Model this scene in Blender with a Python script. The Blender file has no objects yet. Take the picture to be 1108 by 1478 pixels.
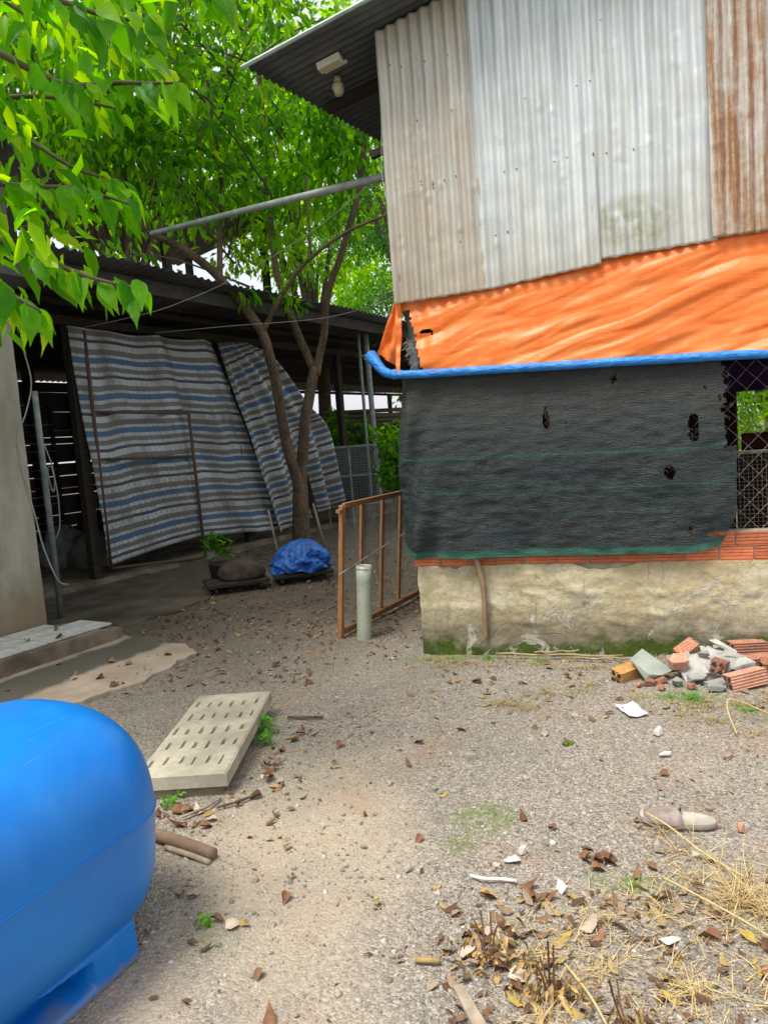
import bpy, math, random
import numpy as np
from math import radians, sin, cos, pi, sqrt, exp
from mathutils import Vector, Matrix, noise
random.seed(7); RS = np.random.RandomState(11)

# ------------------------------------------------------------------ camera, sky, sun, exposure
sc = bpy.context.scene
col = sc.collection
cam_d = bpy.data.cameras.new('camera'); cam = bpy.data.objects.new('camera', cam_d); col.objects.link(cam)
cam_d.sensor_fit = 'VERTICAL'; cam_d.sensor_height = 24.0; cam_d.lens = 24.0*1067/1478
cam_d.clip_start = 0.05; cam_d.clip_end = 1500
cam.matrix_world = Matrix.Translation((0, 0, 1.5)) @ Matrix.Rotation(pi/2-radians(5.6), 4, 'X') @ Matrix.Rotation(radians(-4.4), 4, 'Z')
sc.camera = cam
SUN = Vector((-0.34, -0.30, 1.0)).normalized()
w = bpy.data.worlds.new('World'); sc.world = w; w.use_nodes = True
wn = w.node_tree; bgn = wn.nodes['Background']
sky = wn.nodes.new('ShaderNodeTexSky'); sky.sky_type = 'NISHITA'; sky.sun_disc = False
sky.sun_elevation = math.asin(SUN.z); sky.sun_rotation = math.atan2(SUN.x, SUN.y)
sky.dust_density = 6.0; sky.air_density = 1.0; sky.ozone_density = 1.0
hz_ = wn.nodes.new('ShaderNodeMix'); hz_.data_type = 'RGBA'; hz_.inputs[0].default_value = .6; hz_.inputs[7].default_value = (5.2, 5.3, 5.5, 1)   # thin white cloud veil
wn.links.new(sky.outputs[0], hz_.inputs[6]); wn.links.new(hz_.outputs[2], bgn.inputs[0]); bgn.inputs[1].default_value = 0.15
sd = bpy.data.lights.new('sun', 'SUN'); sd.energy = 2.5; sd.angle = radians(22); sd.color = (1.0, 0.95, 0.87)
so = bpy.data.objects.new('sun', sd); col.objects.link(so)
so.rotation_euler = SUN.to_track_quat('Z', 'Y').to_euler(); so.location = SUN*30
sc.view_settings.view_transform = 'Standard'; sc.view_settings.look = 'None'
sc.view_settings.exposure = 0.70; sc.view_settings.gamma = 1.0
sc.cycles.max_bounces = 5; sc.cycles.transparent_max_bounces = 12
sc.cycles.diffuse_bounces = 3; sc.cycles.transmission_bounces = 3
sc.cycles.use_denoising = True

# ------------------------------------------------------------------ helpers
def tag(o, label=None, cat=None, group=None, kind=None):
    if label: o['label'] = label
    if cat: o['category'] = cat
    if group: o['group'] = group
    if kind: o['kind'] = kind
    return o
def empty(name, loc, rz=0, label=None, cat=None, group=None):
    o = bpy.data.objects.new(name, None); col.objects.link(o)
    o.location = loc; o.rotation_euler = (0, 0, rz); o.empty_display_size = .1
    return tag(o, label, cat, group)
def link(name, me, parent=None, loc=None, rot=None):
    o = bpy.data.objects.new(name, me); col.objects.link(o)
    if parent: o.parent = parent
    if loc is not None: o.location = loc
    if rot is not None: o.rotation_euler = rot
    return o
def N3(p, s=1.0, off=0.0):
    return noise.noise(Vector((p[0]*s+off, p[1]*s+off*1.7, (p[2] if len(p) > 2 else 0)*s-off)))
class MB:
    def __init__(s): s.v = []; s.f = []
    def add(s, vs, fs):
        b = len(s.v); s.v += [tuple(v) for v in vs]; s.f += [tuple(i+b for i in f) for f in fs]; return s
    def box(s, c, d, rot=None, jit=0):
        hx, hy, hz = d[0]/2, d[1]/2, d[2]/2; vs = []
        for z in (-hz, hz):
            for x, y in ((-hx, -hy), (hx, -hy), (hx, hy), (-hx, hy)):
                p = Vector((x, y, z))
                if jit: p += Vector([random.uniform(-jit, jit) for _ in range(3)])
                if rot is not None: p = rot @ p
                vs.append(p+Vector(c))
        return s.add(vs, [(3, 2, 1, 0), (4, 5, 6, 7), (0, 1, 5, 4), (1, 2, 6, 5), (2, 3, 7, 6), (3, 0, 4, 7)])
    def tube(s, pts, r, n=6, cap=True):
        pts = [Vector(p) for p in pts]; m = len(pts); vs = []
        if not isinstance(r, (list, tuple)): r = [r]*m
        up = Vector((0, 0, 1)); prev = None
        for i, p in enumerate(pts):
            t = (pts[min(i+1, m-1)]-pts[max(i-1, 0)]).normalized()
            if prev is None:
                a = up if abs(t.z) < .9 else Vector((1, 0, 0)); u = t.cross(a).normalized()
            else:
                u = (prev-t*prev.dot(t)).normalized()
            prev = u; q = t.cross(u)
            for k in range(n):
                an = 2*pi*k/n; vs.append(p+(u*cos(an)+q*sin(an))*r[i])
        fs = [(i*n+k, i*n+(k+1) % n, (i+1)*n+(k+1) % n, (i+1)*n+k) for i in range(m-1) for k in range(n)]
        if cap: fs += [tuple(range(n))[::-1], tuple((m-1)*n+k for k in range(n))]
        return s.add(vs, fs)
    def prism(s, poly, h0, h1, axis='x'):
        n = len(poly); vs = []
        for h in (h0, h1):
            for a, b in poly: vs.append((h, a, b) if axis == 'x' else (a, h, b) if axis == 'y' else (a, b, h))
        return s.add(vs, [tuple(range(n))[::-1], tuple(range(n, 2*n))]+[(i, (i+1) % n, n+(i+1) % n, n+i) for i in range(n)])
    def mesh(s, name, mat, smooth=False):
        me = bpy.data.meshes.new(name); me.from_pydata(s.v, [], s.f)
        if mat: me.materials.append(mat)
        if smooth: me.polygons.foreach_set('use_smooth', [True]*len(me.polygons))
        me.update(); return me
    def build(s, name, mat, parent=None, smooth=False, loc=None, rot=None, bevel=0):
        o = link(name, s.mesh(name, mat, smooth), parent, loc, rot)
        if bevel:
            b = o.modifiers.new('bevel', 'BEVEL'); b.width = bevel; b.segments = 2; b.limit_method = 'ANGLE'
        return o
def surf(name, fn, nu, nv, mat, parent=None, loc=None, rot=None, skip=None, thick=0, smooth=True, uv=None):
    vs = [tuple(fn(i/nu, j/nv)) for j in range(nv+1) for i in range(nu+1)]; fs = []; uvs = []
    for j in range(nv):
        for i in range(nu):
            if skip and skip((i+.5)/nu, (j+.5)/nv): continue
            a = j*(nu+1)+i; fs.append((a, a+1, a+nu+2, a+nu+1))
            if uv: uvs += [uv(i/nu, j/nv), uv((i+1)/nu, j/nv), uv((i+1)/nu, (j+1)/nv), uv(i/nu, (j+1)/nv)]
    me = bpy.data.meshes.new(name); me.from_pydata(vs, [], fs); me.materials.append(mat)
    if smooth: me.polygons.foreach_set('use_smooth', [True]*len(me.polygons))
    if uv:
        l = me.uv_layers.new(name='UVMap'); l.data.foreach_set('uv', [c for q in uvs for c in q])
    me.update(); o = link(name, me, parent, loc, rot)
    if thick:
        m = o.modifiers.new('solid', 'SOLIDIFY'); m.thickness = thick; m.offset = 0
    return o
def catmull(P, k=6):
    P = [Vector(p) for p in P]; out = []
    for i in range(len(P)-1):
        a = P[max(i-1, 0)]; b = P[i]; c = P[i+1]; d = P[min(i+2, len(P)-1)]
        for j in range(k):
            t = j/k; out.append(.5*((2*b)+(c-a)*t+(2*a-5*b+4*c-d)*t*t+(3*b-a-3*c+d)*t**3))
    out.append(P[-1]); return out
def taper(r0, r1, n): return [r0+(r1-r0)*i/(n-1) for i in range(n)]

# ------------------------------------------------------------------ materials
def nodes(name):
    m = bpy.data.materials.new(name); m.use_nodes = True
    t = m.node_tree; return m, t, t.nodes['Principled BSDF']
def nn(t, typ, **kw):
    n = t.nodes.new('ShaderNode'+typ)
    for k, v in kw.items():
        if k.startswith('_'): setattr(n, k[1:], v)
        else: n.inputs[k].default_value = v
    return n
def mixc(t, fac, a, b, mode='MIX'):
    m = t.nodes.new('ShaderNodeMix'); m.data_type = 'RGBA'; m.blend_type = mode
    for s, v in ((m.inputs[0], fac), (m.inputs[6], a), (m.inputs[7], b)):
        if hasattr(v, 'is_linked'): t.links.new(v, s)
        elif isinstance(v, (int, float)): s.default_value = v
        else: s.default_value = (*v[:3], 1)
    return m.outputs[2]
def math_(t, op, a, b=None, c=None, clamp=False):
    m = t.nodes.new('ShaderNodeMath'); m.operation = op; m.use_clamp = clamp
    for s, v in zip(m.inputs, (a, b, c)):
        if v is None: continue
        if hasattr(v, 'is_linked'): t.links.new(v, s)
        else: s.default_value = v
    return m.outputs[0]
def ramp(t, fac, stops, interp='LINEAR'):
    r = t.nodes.new('ShaderNodeValToRGB'); r.color_ramp.interpolation = interp; e = r.color_ramp.elements
    while len(e) < len(stops): e.new(.5)
    for q, (p, c) in zip(e, stops):
        q.position = p; q.color = (c, c, c, 1) if isinstance(c, (int, float)) else (*c[:3], 1)
    t.links.new(fac, r.inputs[0]); return r.outputs[0]
def coordn(t, kind='Object', scale=None):
    c = t.nodes.new('ShaderNodeTexCoord'); o = c.outputs[kind]
    if scale:
        mp = t.nodes.new('ShaderNodeMapping'); mp.inputs['Scale'].default_value = scale
        t.links.new(o, mp.inputs['Vector']); o = mp.outputs[0]
    return o
def noisen(t, co, scale, detail=5, rough=.6, dist=0):
    n = nn(t, 'TexNoise', Scale=scale, Detail=detail, Roughness=rough, Distortion=dist); t.links.new(co, n.inputs['Vector']); return n.outputs[0]
def bumpn(t, b, h, strength=.4, dist=.01):
    n = nn(t, 'Bump', Strength=strength, Distance=dist); t.links.new(h, n.inputs['Height']); t.links.new(n.outputs[0], b.inputs['Normal']); return n
def setc(t, b, c):
    t.links.new(c, b.inputs['Base Color'])
def M(name, c1, c2=None, scale=6, rough=.75, spec=.3, metal=0, bump=.3, bscale=None, bd=.004, lo=.38, hi=.62, stretch=None, var=0, kind='Object', speck=None):
    m, t, b = nodes(name); co = coordn(t, kind, stretch)
    c2 = c2 or tuple(x*.7 for x in c1)
    c = mixc(t, ramp(t, noisen(t, co, scale), [(lo, 0), (hi, 1)]), c1, c2)
    if speck: c = mixc(t, ramp(t, noisen(t, co, scale*9, 3), [(.55, 0), (.7, 1)]), c, speck)
    if var:
        oi = t.nodes.new('ShaderNodeObjectInfo'); hs = nn(t, 'HueSaturation')
        t.links.new(math_(t, 'MULTIPLY_ADD', oi.outputs['Random'], var*2, 1-var), hs.inputs['Value']); t.links.new(c, hs.inputs['Color']); c = hs.outputs[0]
    setc(t, b, c)
    b.inputs['Roughness'].default_value = rough; b.inputs['Specular IOR Level'].default_value = spec; b.inputs['Metallic'].default_value = metal
    if bump: bumpn(t, b, noisen(t, co, bscale or scale*4), bump, bd)
    return m
def leafmat(name, c1, c2, c3, trans=.5, rough=.35, rnd='obj'):
    m, t, b = nodes(name)
    if rnd == 'obj': r = t.nodes.new('ShaderNodeObjectInfo').outputs['Random']
    else: r = t.nodes.new('ShaderNodeNewGeometry').outputs['Random Per Island']
    c = ramp(t, r, [(0, c1), (.55, c2), (1, c3)])
    if rnd == 'obj':   # midrib and side veins
        sp = nn(t, 'SeparateXYZ'); t.links.new(coordn(t), sp.inputs[0]); ay = math_(t, 'ABSOLUTE', sp.outputs[1])
        wv = math_(t, 'SINE', math_(t, 'MULTIPLY', math_(t, 'SUBTRACT', sp.outputs[0], math_(t, 'MULTIPLY', ay, .8)), 420.0))
        rib = math_(t, 'SUBTRACT', 1.0, math_(t, 'MULTIPLY', ay, 700.0), clamp=True)
        vein = math_(t, 'MAXIMUM', rib, math_(t, 'MULTIPLY', ramp(t, wv, [(.86, 0), (1, 1)]), .5))
        c = mixc(t, math_(t, 'MULTIPLY', vein, .45), c, (.25, .42, .08))
        c = mixc(t, .5, c, ramp(t, noisen(t, coordn(t), 16, 4), [(.3, .45), (.65, 1)]), 'MULTIPLY')
        bumpn(t, b, math_(t, 'ADD', vein, noisen(t, coordn(t), 60, 3)), .35, .002)
    setc(t, b, c); b.inputs['Roughness'].default_value = rough; b.inputs['Specular IOR Level'].default_value = .22
    tr = t.nodes.new('ShaderNodeBsdfTranslucent'); hs = nn(t, 'HueSaturation', Hue=.485, Saturation=1.12, Value=2.1)
    t.links.new(c, hs.inputs['Color']); t.links.new(hs.outputs[0], tr.inputs[0])
    mx = nn(t, 'MixShader', Fac=trans); t.links.new(b.outputs[0], mx.inputs[1]); t.links.new(tr.outputs[0], mx.inputs[2])
    t.links.new(mx.outputs[0], t.nodes['Material Output'].inputs[0]); return m
def island(name, stops, rough=.85, spec=.2, trans=0):
    m, t, b = nodes(name); r = t.nodes.new('ShaderNodeNewGeometry').outputs['Random Per Island']
    c = ramp(t, r, stops); n = noisen(t, coordn(t), 90, 3)
    setc(t, b, mixc(t, .45, c, ramp(t, n, [(.3, .25), (.7, 1)]), 'MULTIPLY')); b.inputs['Roughness'].default_value = rough; b.inputs['Specular IOR Level'].default_value = spec
    return m
MT = {}
MT['render'] = None
MT['brick'] = M('brick_clay', (.62, .19, .085), (.45, .13, .06), 14, .9, .15, var=.18, speck=(.55, .32, .2))
MT['mortar'] = M('mortar', (.42, .37, .28), (.28, .25, .2), 9, .95, .1)
MT['steel'] = M('grey_pipe', (.30, .34, .33), (.2, .24, .23), 12, .5, .4, speck=(.2, .13, .08))
MT['galv'] = M('galvanised_pipe', (.36, .45, .43), (.24, .31, .30), 10, .45, .5, .3)
MT['rust'] = M('rusty_steel', (.10, .075, .06), (.16, .09, .05), 20, .8, .3)
MT['wire'] = M('rusty_wire', (.24, .17, .12), (.32, .29, .26), 30, .7, .4, .4, bump=0)
MT['darkwood'] = M('dark_wood', (.06, .045, .035), (.035, .03, .025), 8, .85, .2, stretch=(1, 1, 8))
MT['wood'] = M('orange_wood', (.40, .20, .085), (.27, .13, .06), 7, .65, .3, stretch=(6, 6, 1), bump=.2)
MT['pale_wood'] = M('weathered_wood', (.36, .30, .22), (.22, .18, .13), 20, .85, .2, stretch=(1, 1, 1))
MT['bark'] = M('bark', (.17, .115, .075), (.085, .06, .042), 7, .9, .15, bump=.6, bscale=18, bd=.02, stretch=(1, 1, .35), speck=(.26, .24, .17))
MT['twig'] = M('twig', (.10, .085, .045), (.07, .06, .035), 20, .8, .2)
MT['pvc'] = M('pvc', (.40, .44, .35), (.33, .36, .28), 4, .4, .4, bump=.05, speck=(.30, .31, .22))
MT['white'] = M('white_plastic', (.75, .76, .7), (.62, .62, .55), 10, .45, .4, bump=0)
MT['cream'] = M('cream_plastic', (.62, .58, .38), (.5, .46, .3), 10, .4, .4, bump=0)
MT['black'] = M('black_plastic', (.02, .02, .02), (.03, .03, .03), 10, .4, .4, bump=0)
MT['cable'] = M('cable', (.38, .38, .36), (.3, .3, .27), 10, .6, .3, bump=0)
MT['concrete'] = M('concrete', (.50, .46, .36), (.34, .31, .24), 5, .92, .12, bump=.5, bscale=60, bd=.003, speck=(.35, .33, .27))
MT['concrete_dark'] = M('weathered_concrete', (.27, .22, .16), (.13, .105, .075), 3, .9, .15, bump=.4, bscale=40)
MT['tile'] = M('white_tile', (.78, .78, .74), (.60, .60, .56), 6, .4, .4, bump=.05, var=.08)
MT['roofdark'] = M('dark_roof_sheet', (.115, .12, .125), (.075, .075, .075), 1.2, .7, .3, .2, speck=(.10, .07, .05))
MT['rooflight'] = M('zinc_roof_sheet', (.11, .12, .12), (.07, .078, .08), 2, .5, .4, .4)
MT['dark_board'] = M('dark_board', (.075, .065, .055), (.045, .04, .035), 5, .9, .15)
MT['sole'] = M('flip_sole', (.44, .42, .35), (.33, .31, .26), 12, .8, .2, bump=.3, bscale=200, bd=.001)
MT['strap'] = M('flip_strap', (.30, .255, .225), (.20, .165, .145), 25, .85, .2)
MT['paper'] = M('paper', (.82, .82, .82), (.7, .71, .74), 14, .7, .2, bump=.2)
MT['stone'] = M('stone', (.45, .42, .37), (.32, .29, .25), 25, .9, .15, var=.25)
MT['whitestone'] = M('white_stone', (.72, .69, .62), (.6, .57, .5), 25, .85, .2, var=.1)
MT['greenstone'] = M('green_grey_concrete', (.32, .37, .31), (.25, .285, .25), 8, .92, .1, bump=.5, bscale=50, bd=.003)
MT['greystone'] = M('grey_shard', (.40, .40, .365), (.28, .28, .26), 9, .9, .15, bump=.7, bscale=40, bd=.006, var=.38)
MT['pinkbrick'] = M('pink_brick', (.52, .27, .18), (.42, .20, .13), 12, .9, .15, speck=(.65, .5, .4))
MT['orangebrick'] = M('orange_brick', (.40, .17, .10), (.30, .15, .10), 9, .95, .1, var=.25, speck=(.46, .36, .28), bump=.8, bscale=40, bd=.006)
MT['yellowbrick'] = M('ochre_brick', (.52, .30, .11), (.42, .22, .08), 14, .9, .15)
MT['bluebag'] = M('blue_plastic_sheet', (.02, .17, .62), (.012, .10, .44), 8, .35, .5, bump=.7, bscale=18, bd=.02)
MT['sackwhite'] = M('woven_sack', (.30, .31, .29), (.19, .21, .20), 9, .8, .2, bump=.7, bscale=14, bd=.02)
MT['sackpink'] = M('pinkish_sack', (.10, .07, .062), (.055, .04, .036), 9, .8, .2, bump=.7, bscale=14, bd=.02)
MT['deadleaf'] = M('dead_leaf', (.22, .115, .06), (.14, .07, .04), 30, .8, .2, var=.45, bump=.5, bscale=120)
MT['paleleaf'] = M('pale_dead_leaf', (.50, .42, .33), (.38, .30, .22), 30, .8, .2, var=.25, bump=.4, bscale=120)
MT['ochreleaf'] = M('ochre_dead_leaf', (.40, .29, .11), (.28, .18, .07), 25, .75, .25, var=.2, bump=.5, bscale=90)
MT['withered'] = M('withered_leaf', (.46, .33, .14), (.29, .185, .075), 40, .85, .15, var=.4, bump=.6, bscale=140)
MT['redtarp'] = M('dark_red_sheet', (.16, .03, .04), (.10, .02, .03), 6, .6, .3)
MT['purple'] = M('purple_cloth', (.09, .05, .17), (.06, .03, .12), 6, .8, .2)

def mat_ground():
    m, t, b = nodes('gravel_ground'); co = coordn(t)
    v1 = nn(t, 'TexVoronoi', Scale=85); t.links.new(co, v1.inputs['Vector'])
    v2 = nn(t, 'TexVoronoi', Scale=190); t.links.new(co, v2.inputs['Vector'])
    s1 = nn(t, 'SeparateColor'); t.links.new(v1.outputs['Color'], s1.inputs[0])
    s2 = nn(t, 'SeparateColor'); t.links.new(v2.outputs['Color'], s2.inputs[0])
    g1 = ramp(t, s1.outputs[0], [(0, (.15, .13, .11)), (.5, (.30, .27, .23)), (.85, (.41, .375, .32)), (1, (.58, .53, .455))])
    g2 = ramp(t, s2.outputs[1], [(0, (.13, .11, .09)), (.6, (.31, .275, .23)), (1, (.56, .505, .42))])
    gr = mixc(t, .5, g1, g2)
    fine = noisen(t, co, 260, 3)
    dirt = mixc(t, fine, (.33, .27, .19), (.52, .435, .325))
    big = noisen(t, co, 1.1, 6, .62, .4)
    sx = nn(t, 'SeparateXYZ'); t.links.new(co, sx.inputs[0]); X, Y = sx.outputs[0], sx.outputs[1]
    def spot(x, y, rx, ry, amp=1.0):
        dx = math_(t, 'MULTIPLY', math_(t, 'SUBTRACT', X, x), 1/rx); dy = math_(t, 'MULTIPLY', math_(t, 'SUBTRACT', Y, y), 1/ry)
        d2 = math_(t, 'ADD', math_(t, 'MULTIPLY', dx, dx), math_(t, 'MULTIPLY', dy, dy))
        return math_(t, 'MULTIPLY', math_(t, 'SUBTRACT', 1.0, d2), amp, clamp=True)
    tan = spot(-.40, 2.6, .55, 1.1, .5)
    for a in ((-.75, 1.75, .3, .6, .4), (-.35, 1.6, .5, .4, .3), (-1.45, 2.9, .35, 1.0, .4), (-.2, 3.4, .4, .5, .2)): tan = math_(t, 'MAXIMUM', tan, spot(*a))
    dm = ramp(t, math_(t, 'ADD', math_(t, 'MULTIPLY', big, .9), tan), [(.52, 0), (.90, .7)])
    c = mixc(t, dm, gr, dirt)
    # moist soil towards the sheds, darkened further in place of shade; brick dust, moss
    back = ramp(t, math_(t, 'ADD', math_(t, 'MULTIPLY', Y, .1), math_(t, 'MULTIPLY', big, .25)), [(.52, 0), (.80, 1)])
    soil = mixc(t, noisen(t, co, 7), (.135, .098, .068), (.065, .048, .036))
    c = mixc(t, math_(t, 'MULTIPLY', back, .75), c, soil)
    red = ramp(t, noisen(t, co, 2.3, 4, .6, .3), [(.54, 0), (.72, .5)])
    c = mixc(t, red, c, (.33, .205, .135))
    dk = ramp(t, noisen(t, co, 1.7, 6, .65, .5), [(.50, 0), (.70, .4)]); c = mixc(t, dk, c, mixc(t, s1.outputs[2], (.09, .085, .08), (.22, .21, .195)))
    mo = spot(.30, 2.76, .17, .16, 1.3)
    for a in ((.19, 2.58, .09, .08, .9), (.72, 2.27, .16, .07, .9), (.62, 2.32, .08, .08, .7), (.45, 4.92, .7, .12, .7), (1.56, 3.82, .3, .12, .8), (-.62, 2.15, .1, .1, .4)): mo = math_(t, 'MAXIMUM', mo, spot(*a))
    mo = math_(t, 'MULTIPLY', mo, ramp(t, noisen(t, co, 22, 5), [(.36, 0), (.6, .8)]))
    c = mixc(t, mo, c, (.13, .20, .04))
    setc(t, b, c); b.inputs['Roughness'].default_value = .95; b.inputs['Specular IOR Level'].default_value = .12
    h = math_(t, 'ADD', math_(t, 'MULTIPLY', v1.outputs['Distance'], -1.0), math_(t, 'MULTIPLY', v2.outputs['Distance'], -.5))
    h = math_(t, 'MULTIPLY', h, math_(t, 'SUBTRACT', 1.0, math_(t, 'MULTIPLY', dm, .7)))
    h = math_(t, 'ADD', h, math_(t, 'MULTIPLY', fine, .35))
    bumpn(t, b, h, .9, .009); return m
def mat_zinc(name, rust=0.0, tint=(.58, .60, .59), dark=(.42, .44, .43), green=0.0, streak=.35):
    m, t, b = nodes(name); co = coordn(t); st = coordn(t, 'Object', (9, 1, .45))
    c = mixc(t, ramp(t, noisen(t, st, 2.2, 5), [(.35, 0), (.68, 1)]), tint, dark)
    c = mixc(t, ramp(t, noisen(t, co, 3.0, 6), [(.45, 0), (.75, streak)]), c, (.42, .36, .26))
    n = noisen(t, co, 34, 5, .7)
    spots = ramp(t, n, [(.63, 0), (.70, .8)])
    c = mixc(t, math_(t, 'MULTIPLY', spots, .35), c, (.22, .17, .12))
    z = nn(t, 'SeparateXYZ'); t.links.new(co, z.inputs[0])
    low = ramp(t, math_(t, 'ADD', math_(t, 'MULTIPLY', math_(t, 'SUBTRACT', 3.0, z.outputs[2]), .9), math_(t, 'MULTIPLY', noisen(t, co, 5), .5)), [(.35, 0), (.95, .55)])
    c = mixc(t, low, c, (.36, .285, .17))
    if green:
        dx = math_(t, 'MULTIPLY', math_(t, 'SUBTRACT', z.outputs[0], 1.5), 3.4); dz = math_(t, 'MULTIPLY', math_(t, 'SUBTRACT', z.outputs[2], 2.66), 5.0)
        g = math_(t, 'SUBTRACT', 1.0, math_(t, 'ADD', math_(t, 'MULTIPLY', dx, dx), math_(t, 'MULTIPLY', dz, dz)), clamp=True)
        c = mixc(t, math_(t, 'MULTIPLY', g, math_(t, 'MULTIPLY', ramp(t, noisen(t, co, 13), [(.35, 0), (.65, 1)]), green)), c, (.22, .24, .09))
    if rust:
        r = ramp(t, math_(t, 'ADD', noisen(t, st, 2.6, 6, .65), math_(t, 'MULTIPLY', noisen(t, co, 20), .28)), [(.52, 0), (.74, rust)])
        c = mixc(t, r, c, mixc(t, noisen(t, co, 40), (.36, .19, .085), (.24, .11, .05)))
    setc(t, b, c); b.inputs['Metallic'].default_value = .3; b.inputs['Roughness'].default_value = .55; b.inputs['Specular IOR Level'].default_value = .4
    bumpn(t, b, n, .25, .004); return m
def mat_render():
    m, t, b = nodes('cement_render'); co = coordn(t); st = coordn(t, 'Object', (.7, 1, 2.2))
    n1 = noisen(t, st, 3.2, 7, .62, .5)
    c = ramp(t, n1, [(.32, (.30, .255, .16)), (.44, (.48, .42, .265)), (.57, (.56, .50, .34)), (.70, (.53, .50, .39))])
    c = mixc(t, ramp(t, noisen(t, co, 2.4, 6, .65, .6), [(.48, 0), (.68, .6)]), c, (.36, .265, .12))
    z = nn(t, 'SeparateXYZ'); t.links.new(co, z.inputs[0])
    n2 = noisen(t, co, 9, 7, .65); zz = math_(t, 'ADD', z.outputs[2], math_(t, 'MULTIPLY', math_(t, 'SUBTRACT', n2, .5), .34))
    c = mixc(t, ramp(t, zz, [(.13, .9), (.36, 0)]), c, (.19, .165, .12))
    gz = math_(t, 'ADD', z.outputs[2], math_(t, 'MULTIPLY', math_(t, 'SUBTRACT', noisen(t, co, 3.2, 7, .65), .5), .52))
    c = mixc(t, ramp(t, gz, [(.05, .95), (.13, 0)]), c, mixc(t, noisen(t, co, 40), (.025, .050, .006), (.075, .115, .016)))
    dr = noisen(t, coordn(t, 'Object', (7, 1, .9)), 2.4, 7, .7)
    c = mixc(t, ramp(t, dr, [(.56, 0), (.68, .55)]), c, (.20, .17, .115))
    pat = noisen(t, co, 4.5, 8, .7, 1.2); c = mixc(t, ramp(t, pat, [(.585, 0), (.60, .6)]), c, (.50, .475, .40))
    v = nn(t, 'TexVoronoi', _feature='DISTANCE_TO_EDGE', Scale=2.6)
    dv = nn(t, 'VectorMath', _operation='ADD'); t.links.new(co, dv.inputs[0])
    nv = nn(t, 'TexNoise', Scale=5, Detail=4); t.links.new(co, nv.inputs['Vector']); sv = nn(t, 'VectorMath', _operation='SCALE'); sv.inputs['Scale'].default_value = .35
    t.links.new(nv.outputs['Color'], sv.inputs[0]); t.links.new(sv.outputs[0], dv.inputs[1]); t.links.new(dv.outputs[0], v.inputs['Vector'])
    crack = ramp(t, v.outputs['Distance'], [(.004, 1), (.018, 0)])
    crack = math_(t, 'MULTIPLY', crack, ramp(t, noisen(t, co, 3.5), [(.55, 0), (.66, .35)]))
    c = mixc(t, crack, c, (.16, .13, .09))
    c = mixc(t, .55, c, ramp(t, noisen(t, co, 26, 8, .75), [(.3, .55), (.55, 1)]), 'MULTIPLY')
    setc(t, b, c); b.inputs['Roughness'].default_value = .95; b.inputs['Specular IOR Level'].default_value = .1
    h = math_(t, 'ADD', math_(t, 'ADD', noisen(t, co, 11, 9, .72), math_(t, 'MULTIPLY', ramp(t, pat, [(.585, 0), (.60, 1)]), .25)), math_(t, 'MULTIPLY', crack, -.8)); h = math_(t, 'ADD', h, math_(t, 'MULTIPLY', noisen(t, co, 70, 5, .7), .35))
    bumpn(t, b, h, .8, .016); return m
def mat_house():
    m, t, b = nodes('house_plaster'); co = coordn(t); z = nn(t, 'SeparateXYZ'); t.links.new(co, z.inputs[0])
    c = mixc(t, ramp(t, noisen(t, coordn(t, 'Object', (1.6, 1.6, .6)), 2.2, 9, .65), [(.36, 0), (.62, 1)]), (.47, .45, .38), (.31, .28, .21))
    zz = math_(t, 'ADD', z.outputs[2], math_(t, 'MULTIPLY', noisen(t, co, 4, 6), .6))
    c = mixc(t, ramp(t, zz, [(.55, .85), (1.15, 0)]), c, (.23, .16, .085))
    setc(t, b, c); b.inputs['Roughness'].default_value = .92; bumpn(t, b, noisen(t, co, 14, 7), .45, .01); return m
def mat_orange():
    m, t, b = nodes('orange_tarp'); co = coordn(t)
    st = coordn(t, 'Object', (1.2, 1, 4.5))
    c = mixc(t, ramp(t, noisen(t, st, 2.5, 6, .6, .6), [(.38, 0), (.66, 1)]), (.78, .155, .016), (.76, .21, .045))
    c = mixc(t, ramp(t, noisen(t, co, 14, 5), [(.56, 0), (.74, .3)]), c, (.76, .38, .18))
    setc(t, b, c); b.inputs['Roughness'].default_value = .42; b.inputs['Specular IOR Level'].default_value = .4
    wv = nn(t, 'TexWave', Scale=150, Distortion=0); t.links.new(co, wv.inputs['Vector'])
    mp = t.nodes.new('ShaderNodeMapping'); mp.inputs['Rotation'].default_value = (0, -.25, 0); mp.inputs['Scale'].default_value = (1.0, 1, 3); t.links.new(co, mp.inputs[0])
    h = math_(t, 'ADD', math_(t, 'MULTIPLY', noisen(t, mp.outputs[0], 3.2, 6, .6, .8), 1.0), math_(t, 'MULTIPLY', noisen(t, co, 45, 3), .06))
    bumpn(t, b, h, .35, .02); return m
def mat_blue():
    m, t, b = nodes('blue_tarp'); st = coordn(t, 'Object', (.6, 1, 1))
    c = mixc(t, ramp(t, noisen(t, st, 30, 4), [(.4, 0), (.7, 1)]), (.004, .15, .52), (.02, .26, .68))
    setc(t, b, c); b.inputs['Roughness'].default_value = .38; bumpn(t, b, noisen(t, coordn(t, 'Object', (.3, 1, 1)), 45, 4), .8, .02); return m
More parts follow.
